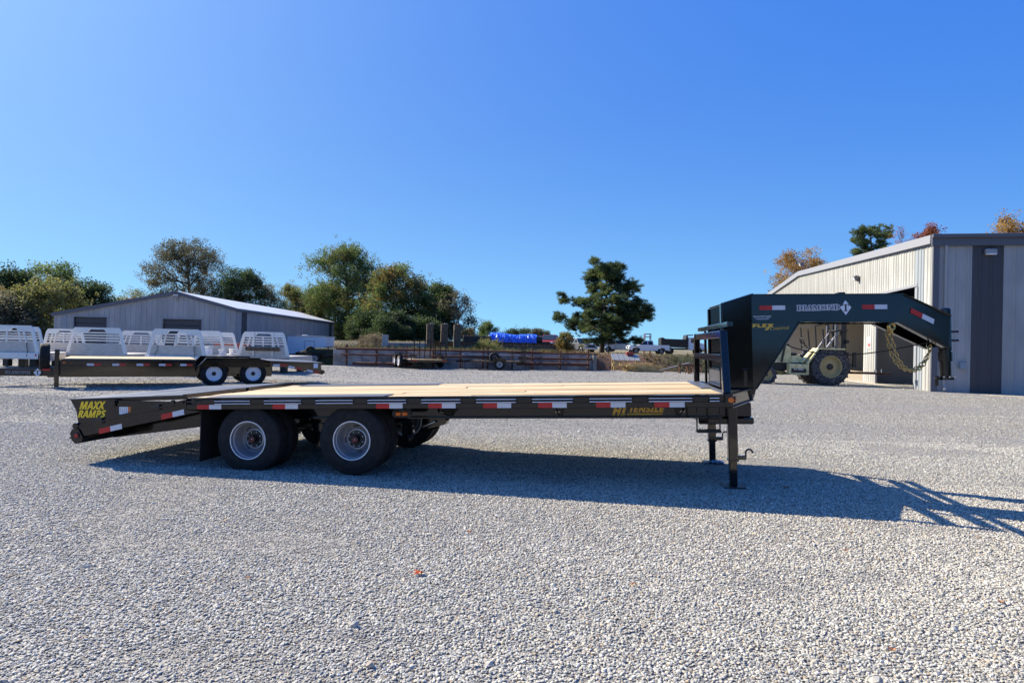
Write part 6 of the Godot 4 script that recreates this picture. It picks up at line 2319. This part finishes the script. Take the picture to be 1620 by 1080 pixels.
func truck_beds() -> void:
	truck_bed("aluminium truck bed with slatted headboard at the left edge, behind the trailer tongue", Vector3(-19.1, 0, -24.6), 0.12, 2)
	truck_bed("aluminium truck bed headboard half hidden behind the leftmost one", Vector3(-22.0, 0, -29.0), 0.05, 0)
	truck_bed("low aluminium truck bed between the spare tyre and the plain headboard", Vector3(-21.0, -0.05, -30.5), -0.1, 1)
	truck_bed("aluminium truck bed with plain headboard plate above the wood deck's left end", Vector3(-16.6, 0, -26.0), 0.03, 0, 2.4)
	truck_bed("small bluish aluminium truck bed seen between two larger headboards", Vector3(-17.1, -0.06, -30.0), 0.3, 1, 2.0)
	truck_bed("aluminium truck bed with black cables, nearest the shed's right door", Vector3(-12.9, 0, -25.0), -0.03, 2, 2.35)
	truck_bed("aluminium truck bed peeking out right of the one with cables", Vector3(-13.7, 0, -28.5), 0.1, 0)
	truck_bed("rearmost aluminium truck bed with a white toolbox beside it", Vector3(-14.4, -0.03, -31.5), 0.1, 0)
	truck_bed("aluminium truck bed with brown timber bumper, beside the white enclosed trailer", Vector3(-10.7, 0, -28.0), -0.05, 3, 2.3)
	var g := Geo.new()
	g.bb(Vector3(-0.22, 0, -0.2), Vector3(0.22, 0.32, 0.2), 0.02)
	g.bb(Vector3(-0.24, 0.32, -0.22), Vector3(0.24, 0.36, 0.22), 0.01)
	solo("tool_chest", g, M.white_plastic, "white tool chest on a truck bed left of the far fender", "tool chest", Vector3(-13.0, 0.75, -27.6))
	for k in 2:
		g = Geo.new()
		g.lathe([Vector2(0.10, 0), Vector2(0.12, 0.22), Vector2(0.13, 0.23), Vector2(0.12, 0.25), Vector2(0.0, 0.26)], Vector3.ZERO, 20, Basis(Vector3.RIGHT, -PI / 2))
		solo("white_bucket", g, M.white_plastic, ["white lidded bucket next to the white tool chest", "white lidded bucket further right, in front of the red panel"][k], "bucket", Vector3([-12.3, -12.9][k], 0.75, [-27.6, -30.0][k]))
	g = Geo.new()
	g.bb(Vector3(-0.9, 0, -0.04), Vector3(0.9, 0.95, 0.04), 0.01)
	solo("red_steel_sheet", g, M.red_panel, "dark red steel panel behind the truck beds by the shed corner", "panel", Vector3(-14.2, 0.3, -33.0))


func small_trailers() -> void:
	var g: Geo
	# enclosed white trailer
	var t := thing("enclosed_trailer", "white enclosed box trailer parked beside the grey shed", "trailer", Vector3(-13.9, 0, -44.0), -0.03)
	g = Geo.new()
	g.bb(Vector3(-1.35, 0.42, -1.9), Vector3(1.35, 1.76, 0.0), 0.05)
	part("body", g, M.white_body, t)
	g = Geo.new()
	g.bb(Vector3(-1.37, 1.70, -1.92), Vector3(1.37, 1.765, 0.02), 0.01)
	g.bb(Vector3(-1.37, 0.40, -1.92), Vector3(1.37, 0.46, 0.02), 0.01)
	part("edge_trim", g, M.aluminium, t)
	g = Geo.new()
	for a in [[-0.12, 0.5, -0.10, 1.42], [0.56, 0.5, 0.58, 1.42], [-0.12, 1.40, 0.58, 1.42]]:
		g.bb(Vector3(a[0], a[1], 0.001), Vector3(a[2], a[3], 0.01))
	part("door_seal", g, M.trim_dark, t)
	g = Geo.new()
	g.bb(Vector3(-0.5, 1.766, -0.9), Vector3(-0.15, 1.83, -0.55), 0.02)
	part("roof_vent", g, M.white_plastic, t)
	for e in [[0.0, 1.0], [-1.9, -1.0]]:
		hub_wheel(t, Vector3(0.1, 0.33, e[0] - 0.12 * e[1]), 0.33, 0.2, M.wheel_silver, M.rubber, e[1])
	# three open trailers
	t = thing("utility_trailer", "black tandem flat trailer with spare wheel in front of the white box trailer", "trailer", Vector3(-12.6, 0, -40.6), 0.0)
	g = Geo.new()
	g.bb(Vector3(-1.3, 0.5, -1.9), Vector3(1.5, 0.6, 0.0), 0.01)
	part("deck", g, M.black_matt, t)
	g = Geo.new()
	g.bb(Vector3(-1.35, 0.42, -0.05), Vector3(1.55, 0.56, 0.03), 0.01)
	part("side_rail", g, M.black_paint, t)
	for px: float in [-1.3, -1.0, -0.7]:
		g = Geo.new()
		g.bb(Vector3(px, 0.2, 0.0), Vector3(px + 0.05, 0.62, 0.05))
		part("post", g, M.black_paint, t)
	for s: float in [-0.38, 0.36]:
		for e in [[0.12, 1.0], [-2.02, -1.0]]:
			hub_wheel(t, Vector3(s, 0.34, e[0]), 0.34, 0.2, M.wheel_silver, M.rubber, e[1])
	g = Geo.new()
	g.bb(Vector3(-0.78, 0.70, -0.05), Vector3(0.76, 0.73, 0.24), 0.01)
	g.bb(Vector3(-0.80, 0.5, 0.0), Vector3(-0.76, 0.72, 0.24))
	g.bb(Vector3(0.74, 0.5, 0.0), Vector3(0.78, 0.72, 0.24))
	part("fender", g, M.black_paint, t)
	g = Geo.new()
	g.ring(Vector3(-0.05, 0.78, -0.3), 0.24, 0.09, Basis(), 22, 10)
	part("spare_tyre", g, M.rubber, t)
	g = Geo.new()
	g.bb(Vector3(1.5, 0.2, -0.9), Vector3(1.9, 0.3, -0.8))
	g.bb(Vector3(1.1, 0.6, -0.05), Vector3(1.16, 1.1, 0.0))
	g.bb(Vector3(0.9, 1.06, -0.05), Vector3(1.36, 1.1, 0.0))
	part("stand", g, M.black_matt, t)
	# tandem with tall gate, seen from behind
	t = thing("utility_trailer", "black tandem trailer with wood floor and tall rear gate, seen from behind", "trailer", Vector3(-4.75, 0, -37.6), 0.46)
	g = Geo.new()
	for s: float in [-1.1, 1.02]:
		g.bb(Vector3(s, 0.38, -4.8), Vector3(s + 0.08, 0.50, 0.0), 0.008)
		g.bb(Vector3(s, 0.84, -4.8), Vector3(s + 0.06, 0.90, 0.0), 0.008)
		for k in 5:
			g.bb(Vector3(s + 0.005, 0.5, -0.06 - k * 1.18), Vector3(s + 0.055, 0.84, -0.01 - k * 1.18))
	g.bb(Vector3(-1.1, 0.84, -4.85), Vector3(1.1, 0.9, -4.79), 0.008)
	part("frame_rail", g, M.black_paint, t)
	g = Geo.new()
	g.bb(Vector3(-1.12, 0.36, 0.0), Vector3(1.12, 0.52, 0.07), 0.01)
	part("rear_beam", g, M.black_paint, t)
	for k in 9:
		g = Geo.new()
		g.bb(Vector3(-1.01 + k * 0.226, 0.46, -4.75), Vector3(-0.79 + k * 0.226, 0.51, -0.01), 0.004)
		part("plank", g, M["wood_%d" % (k % 4)], t)
	for k in 7:
		g = Geo.new()
		g.bb(Vector3(-0.98 + 0.32 * k, 0.55, 0.075), Vector3(-0.935 + 0.32 * k, 1.72 - 0.03 * k, 0.12))
		part("gate_bar", g, M.black_paint, t)
	for y: float in [0.56, 1.12, 1.66]:
		g = Geo.new()
		g.bar(Vector3(-0.98, y, 0.12), Vector3(0.98, y - 0.18 * (y - 0.5), 0.12), 0.03, 0.03)
		part("gate_rail", g, M.black_paint, t)
	for s: float in [-1.0, 1.0]:
		g = Geo.new()
		g.bb(Vector3(s * 1.14 - (0.0 if s > 0 else 0.26), 0.78, -3.2), Vector3(s * 1.14 + (0.26 if s > 0 else 0.0), 0.81, -1.3), 0.01)
		part("fender", g, M.black_paint, t)
		for z: float in [-1.6, -2.5]:
			var w := Node3D.new()
			w.name = "wheel"
			t.add_child(w, true)
			w.position = Vector3(s * 1.27, 0.35, z)
			w.rotation.y = PI / 2 * s
			var tg := tyre_geo(0.35, 0.21, 0.2)
			part("tyre", tg, M.rubber, w)
			g = Geo.new()
			g.lathe([Vector2(0.235, 0.108), Vector2(0.215, 0.112), Vector2(0.19, 0.06), Vector2(0.08, 0.08), Vector2(0, 0.08)], Vector3.ZERO, 24)
			part("rim", g, M.rim_lip, w)
		g = Geo.new()
		g.bb(Vector3(s * 0.9 - 0.12, 0.41, 0.071), Vector3(s * 0.9 + 0.12, 0.48, 0.085), 0.008)
		part("tail_lamp", g, M.lamp_red, t)
	g = Geo.new()
	g.bar(Vector3(-1.0, 0.42, -4.8), Vector3(0, 0.42, -6.2), 0.08, 0.12)
	g.bar(Vector3(1.0, 0.42, -4.8), Vector3(0, 0.42, -6.2), 0.08, 0.12)
	part("tongue", g, M.black_paint, t)
	# single axle, side on
	t = thing("utility_trailer", "small black single axle trailer with upright ramp gate, side on", "trailer", Vector3(-0.75, 0, -38.0), 0.05)
	g = Geo.new()
	g.bb(Vector3(-1.7, 0.42, -0.05), Vector3(1.3, 0.52, 0.0), 0.008)
	g.bb(Vector3(-1.7, 0.42, -1.6), Vector3(1.3, 0.52, -1.55), 0.008)
	g.bb(Vector3(-1.7, 0.64, -0.04), Vector3(-0.5, 0.68, 0.0), 0.008)
	g.bb(Vector3(-1.72, 0.42, -1.6), Vector3(-1.66, 0.68, 0.0), 0.008)
	part("frame_rail", g, M.black_paint, t)
	g = Geo.new()
	g.bb(Vector3(-1.66, 0.47, -1.54), Vector3(1.28, 0.51, -0.06))
	part("deck", g, M.tan_steel, t)
	for px: float in [-1.68, -1.4, -1.1, -0.8, -0.52]:
		g = Geo.new()
		g.bb(Vector3(px, 0.52, -0.04), Vector3(px + 0.035, 0.64, 0.0))
		part("rail_post", g, M.black_paint, t)
	for e in [[0.13, 1.0], [-1.73, -1.0]]:
		hub_wheel(t, Vector3(0.05, 0.32, e[0]), 0.32, 0.19, M.wheel_silver, M.rubber, e[1])
	g = Geo.new()
	g.loft([Vector3(-0.36, 0.5, 0.02), Vector3(-0.24, 0.70, 0.02), Vector3(0.34, 0.70, 0.02), Vector3(0.46, 0.5, 0.02), Vector3(0.44, 0.48, 0.02), Vector3(0.33, 0.67, 0.02), Vector3(-0.23, 0.67, 0.02), Vector3(-0.34, 0.48, 0.02)], [Vector3(-0.36, 0.5, 0.25), Vector3(-0.24, 0.70, 0.25), Vector3(0.34, 0.70, 0.25), Vector3(0.46, 0.5, 0.25), Vector3(0.44, 0.48, 0.25), Vector3(0.33, 0.67, 0.25), Vector3(-0.23, 0.67, 0.25), Vector3(-0.34, 0.48, 0.25)])
	part("fender", g, M.black_paint, t)
	g = Geo.new()
	g.ring(Vector3(-0.25, 0.72, -0.25), 0.22, 0.085, Basis(), 22, 10)
	part("spare_tyre", g, M.rubber, t)
	g = Geo.new()
	g.bar(Vector3(-1.7, 0.45, -0.1), Vector3(-2.5, 0.45, -0.75), 0.06, 0.08)
	g.bar(Vector3(-1.7, 0.45, -1.5), Vector3(-2.5, 0.45, -0.8), 0.06, 0.08)
	g.bb(Vector3(-2.15, 0.0, -0.82), Vector3(-2.09, 0.6, -0.76))
	g.bb(Vector3(-2.6, 0.42, -0.84), Vector3(-2.45, 0.5, -0.72), 0.01)
	part("tongue", g, M.black_paint, t)
	for k in 8:
		g = Geo.new()
		g.bb(Vector3(1.31 + 0.04 * k, 0.45, -1.5 + 0.19 * k), Vector3(1.34 + 0.04 * k, 1.35, -1.46 + 0.19 * k))
		part("gate_bar", g, M.black_paint, t)
	for y: float in [0.45, 0.75, 1.05, 1.33]:
		g = Geo.new()
		g.bar(Vector3(1.3, y, -1.52), Vector3(1.64, y, -0.1), 0.03, 0.04)
		part("gate_rail", g, M.black_paint, t)


func forklift() -> void:
	var t := thing("rough_terrain_forklift", "pale yellow rough terrain forklift with big tyres outside the workshop", "forklift", Vector3(14.0, 0, -28.6), 0.0)
	var g: Geo
	# x to the right (forks), z towards the camera; big wheel at the origin
	for e in [[0.0, 1.0], [-1.9, -1.0]]:
		hub_wheel(t, Vector3(0.05, 0.84, e[0] - 0.22 * e[1]), 0.84, 0.48, M.rim_cream, M.dusty_rubber, e[1], 20)
		hub_wheel(t, Vector3(-2.68, 0.42, e[0] - 0.35 * e[1]), 0.43, 0.3, M.rim_cream, M.dusty_rubber, e[1], 14)
	g = Geo.new()
	g.bb(Vector3(-2.9, 0.62, -1.55), Vector3(-0.9, 1.0, -0.4), 0.04)
	part("chassis", g, M.black_matt, t)
	g = Geo.new()
	g.prism(PackedVector2Array([Vector2(-3.1, 0.98), Vector2(-3.1, 1.45), Vector2(-2.6, 1.70), Vector2(-1.62, 1.74), Vector2(-1.56, 0.98)]), -1.6, -0.32)
	part("engine_hood", g, M.lift_yellow, t)
	g = Geo.new()
	g.prism(PackedVector2Array([Vector2(-1.56, 0.98), Vector2(-1.56, 1.3), Vector2(-1.2, 1.3), Vector2(-0.86, 1.0)]), -1.6, -0.32)
	part("floor_plate", g, M.lift_yellow, t)
	g = Geo.new()
	g.bb(Vector3(-2.55, 1.75, -0.7), Vector3(-1.75, 1.76, -0.33))
	g.bar(Vector3(-2.03, 1.0, -0.25), Vector3(-1.85, 2.0, -0.25), 0.07, 0.07)
	part("rear_post", g, M.black_matt, t)
	g = Geo.new()
	g.bar(Vector3(-1.20, 1.0, -0.2), Vector3(-0.72, 1.55, -0.2), 0.32, 0.05, 0.01, Vector3(-1, 1, 0))
	part("step_riser", g, M.lift_yellow, t)
	g = Geo.new()
	g.prism(PackedVector2Array([Vector2(-0.98, 0.95), Vector2(-0.52, 1.60), Vector2(0.62, 1.60), Vector2(0.62, 1.66), Vector2(-0.56, 1.66), Vector2(-1.05, 0.98)]), -0.5, 0.08)
	part("fender", g, M.lift_yellow, t)
	g = Geo.new()
	g.bb(Vector3(-1.75, 0.48, -0.35), Vector3(-0.98, 0.94, 0.0), 0.02)
	part("step_box", g, M.lift_yellow, t)
	g = Geo.new()
	g.bb(Vector3(-1.7, 0.55, 0.001), Vector3(-1.05, 0.74, 0.012))
	part("step_panel", g, M.black_print, t)
	lettering("step_print", "RT 706H", "Droid Sans", 700, Vector3(-1.58, 0.67, 0.0125), Vector3(0.4, 0, 0), Vector3(0, 0.06, 0), 0.0, M.white_print, t)
	g = Geo.new()
	g.bb(Vector3(-1.78, 0.46, -0.3), Vector3(-1.72, 0.96, 0.03), 0.01)
	g.bb(Vector3(-1.0, 0.46, -0.3), Vector3(-0.93, 0.98, 0.03), 0.01)
	g.bb(Vector3(-1.78, 0.46, -0.3), Vector3(-0.93, 0.50, 0.03), 0.01)
	part("step_edge", g, M.lift_yellow, t)
	# seat, wheel, column
	g = Geo.new()
	g.bb(Vector3(-1.55, 1.3, -1.2), Vector3(-1.15, 1.42, -0.7), 0.04)
	g.bb(Vector3(-1.62, 1.4, -1.2), Vector3(-1.5, 1.85, -0.7), 0.04)
	part("seat", g, M.black_matt, t)
	g = Geo.new()
	g.ring(Vector3(-0.82, 1.92, -0.95), 0.19, 0.02, Basis.from_euler(Vector3(0.2, PI / 2, 0.0)) * Basis(Vector3.RIGHT, -0.6), 20, 8)
	g.tube(Vector3(-0.82, 1.92, -0.95), Vector3(-0.5, 1.6, -0.95), 0.025, -1, 8)
	part("steering_wheel", g, M.black_matt, t)
	# guard posts and the lamp arm
	for e in [[-0.55, 1.62, -0.62, 2.62], [-0.18, 1.62, -0.28, 2.5]]:
		for z: float in [-0.15, -1.6]:
			g = Geo.new()
			g.tube(Vector3(e[0], e[1], z), Vector3(e[2], e[3], z), 0.035, -1, 10)
			part("guard_post", g, M.black_matt, t)
	g = Geo.new()
	g.bar(Vector3(-0.62, 2.62, -0.15), Vector3(-0.62, 2.62, -1.6), 0.06, 0.06)
	g.bar(Vector3(-0.62, 2.62, -0.15), Vector3(-0.2, 2.75, -0.15), 0.05, 0.05)
	part("guard_bar", g, M.black_matt, t)
	g = Geo.new()
	g.lathe([Vector2(0.02, -0.1), Vector2(0.11, 0.0), Vector2(0.11, 0.05), Vector2(0.0, 0.07)], Vector3(-0.16, 2.76, -0.12), 16, Basis(Vector3.UP, PI / 2))
	part("work_lamp", g, M.black_matt, t)
	# mast with tilt cylinders, carriage, forks
	for z: float in [-0.55, -1.35]:
		g = Geo.new()
		g.bb(Vector3(0.72, 0.45, z - 0.08), Vector3(0.94, 3.1, z + 0.08), 0.012)
		part("mast_rail", g, M.black_matt, t)
		g = Geo.new()
		g.bb(Vector3(0.46, 0.75, z - 0.05), Vector3(0.58, 3.2, z + 0.05), 0.01)
		part("inner_mast", g, M.trim_dark, t)
		g = Geo.new()
		g.tube(Vector3(-0.05, 1.62, z + 0.25), Vector3(0.28, 2.1, z + 0.25), 0.045, -1, 10)
		g.tube(Vector3(0.28, 2.1, z + 0.25), Vector3(0.5, 2.4, z + 0.25), 0.028, -1, 10)
		part("tilt_cylinder", g, M.trim_grey, t)
		g = Geo.new()
		g.bb(Vector3(0.95, 0.54, z - 0.07), Vector3(2.95, 0.62, z + 0.07), 0.01)
		g.bb(Vector3(0.95, 0.54, z - 0.07), Vector3(1.05, 1.35, z + 0.07), 0.01)
		part("fork", g, M.rusty_steel, t)
	g = Geo.new()
	g.bb(Vector3(0.5, 2.42, -1.45), Vector3(0.95, 2.5, -0.4), 0.01)
	g.bar(Vector3(0.1, 2.35, -0.35), Vector3(0.62, 2.48, -0.35), 0.07, 0.06)
	part("mast_head", g, M.black_matt, t)
	for y: float in [1.05, 1.35, 1.9]:
		g = Geo.new()
		g.bb(Vector3(0.86, y, -1.6), Vector3(0.98, y + 0.14, -0.3), 0.012)
		part("carriage_bar", g, M.black_matt, t)
	g = Geo.new()
	g.bb(Vector3(1.0, 0.62, -1.6), Vector3(1.12, 1.45, -1.5))
	g.bb(Vector3(1.15, 0.85, -0.36), Vector3(1.3, 1.5, -0.28), 0.01)
	part("back_guard", g, M.black_matt, t)
	g = Geo.new()
	g.tube(Vector3(2.35, 0.62, -0.6), Vector3(2.35, 0.74, -0.6), 0.06, -1, 10)
	g.tube(Vector3(2.6, 0.62, -0.6), Vector3(2.6, 0.78, -0.6), 0.04, -1, 10)
	part("fork_pin", g, M.chrome, t)


# what the glossy neck mirrors from behind the camera: a dark field and a line of trees to the right
func behind() -> void:
	var g := Geo.new()
	g.quad(Vector3(-260, 0.06, 260), Vector3(260, 0.06, 260), Vector3(260, 0.06, 30), Vector3(-260, 0.06, 30))
	var o := solo("grass_field", g, M.dark_grass, "dark grass field across from the yard, behind the camera", "")
	o.set_meta("kind", "structure")
	var r := RandomNumberGenerator.new()
	r.seed = 77
	var t := thing("tree_line", "dark line of trees behind the camera to the right, mirrored in the neck", "trees")
	t.set_meta("kind", "stuff")
	var places := []
	var tints := PackedColorArray()
	for k in 5200:
		var u := r.randf()
		var c := Vector3(33, 0, 33).lerp(Vector3(62, 0, 0), u)
		var top := 5.5 + 2.5 * sin(u * 31.0) + 1.5 * sin(u * 77.0)
		places.append(Transform3D(Basis.from_euler(Vector3(r.randf(), r.randf() * TAU, r.randf())).scaled(Vector3(2.4, 2.4, 2.4)), c + Vector3(r.randfn() * 1.6, top * r.randf(), r.randfn() * 1.6)))
		tints.append(Color(0.03, 0.05, 0.02) * r.randf_range(0.7, 1.3))
	many("foliage", spray_mesh("broad"), M.leaf, places, tints, t)


func yard_bits() -> void:
	# maple leaves dropped on the gravel
	var spots := [[-0.565, -4.20, 0.042, "bright orange red maple leaf in the middle of the foreground gravel", 0], [-0.30, -5.15, 0.018, "tiny red leaf scrap a little beyond the bright maple leaf", 0], [3.02, -7.1, 0.04, "small brown leaf at the upper edge of the neck's shadow", 1], [2.55, -4.9, 0.022, "small orange leaf right of centre on the foreground gravel", 1], [3.0, -3.95, 0.022, "small tan leaf near the right edge of the gravel", 1], [1.95, -3.28, 0.025, "orange brown leaf low on the right of the gravel", 1], [3.35, -9.8, 0.05, "red leaf beyond the landing jacks", 0], [-1.6, -4.05, 0.02, "orange leaf scrap on the left of the foreground gravel", 1], [0.8, -4.1, 0.02, "tan leaf scrap right of the bright maple leaf", 1], [-11.0, -18.0, 0.07, "orange leaf under the tongue of the far trailer", 0], [-8.2, -22.6, 0.08, "red leaf behind the far trailer's jack", 0]]
	for e in spots:
		var g := Geo.new()
		var R: float = e[2]
		var n := 10
		var ring := []
		for k in n:
			var a := TAU * k / n
			var r := R * (1.0 if k % 2 == 0 else 0.45)
			ring.append(Vector3(cos(a) * r, R * 0.25 * sin(a * 2.0) + 0.16 * R, sin(a) * r * 0.8))
		for k in n:
			g.tri(Vector3(0, 0.1 * R, 0), ring[(k + 1) % n], ring[k])
			g.tri(Vector3(0, 0.1 * R - 0.0015, 0), ring[k] - Vector3(0, 0.0015, 0), ring[(k + 1) % n] - Vector3(0, 0.0015, 0))
		g.bar(Vector3(0, 0.1 * R, 0), Vector3(-R * 1.3, 0.3 * R, R * 0.5), R * 0.05, R * 0.05)
		solo("fallen_leaf", g, M.leaf_red if e[4] == 0 else M.leaf_brown, e[3], "leaf", Vector3(e[0], yard_height(e[0], e[1]) + 0.016, e[1]), "fallen leaves on the gravel")
	# a few larger stones that stand out
	for e in [[-0.79, -3.42, 0.024, "rounded grey stone standing out left of centre in the foreground"], [-0.62, -3.0, 0.02, "pinkish brown stone at the bottom left of centre"], [1.68, -2.95, 0.03, "pale stone standing out at the bottom right"], [0.28, -3.66, 0.018, "dark stone standing out near the centre of the foreground"]]:
		var o := MeshInstance3D.new()
		o.name = numbered("large_stone")
		o.mesh = stone_mesh(e[2], 0.12)
		o.material_override = M.concrete if not "brown" in e[3] else M.concrete_tan
		add_child(o)
		o.position = Vector3(e[0], yard_height(e[0], e[1]) + e[2] * 0.55, e[1])
		tag(o, e[3], "stone", "large stones in the gravel")
	# crumpled blue rag under the far jack
	var g := Geo.new()
	for k in 14:
		var a := TAU * k / 14
		var p := Vector3(cos(a) * 0.1, 0.0, sin(a) * 0.06)
		var q := Vector3(cos(a + 0.45) * 0.1, 0.0, sin(a + 0.45) * 0.06)
		g.tri(Vector3(0.02 * sin(k * 3.0), 0.03 + 0.015 * sin(k * 5.0), 0.02), q + Vector3(0, 0.012 * (k % 3), 0), p + Vector3(0, 0.012 * ((k + 1) % 3), 0))
	solo("blue_rag", g, M.pale_blue, "crumpled light blue plastic scrap under the far landing jack", "rag", Vector3(2.72, 0.01, -8.55))
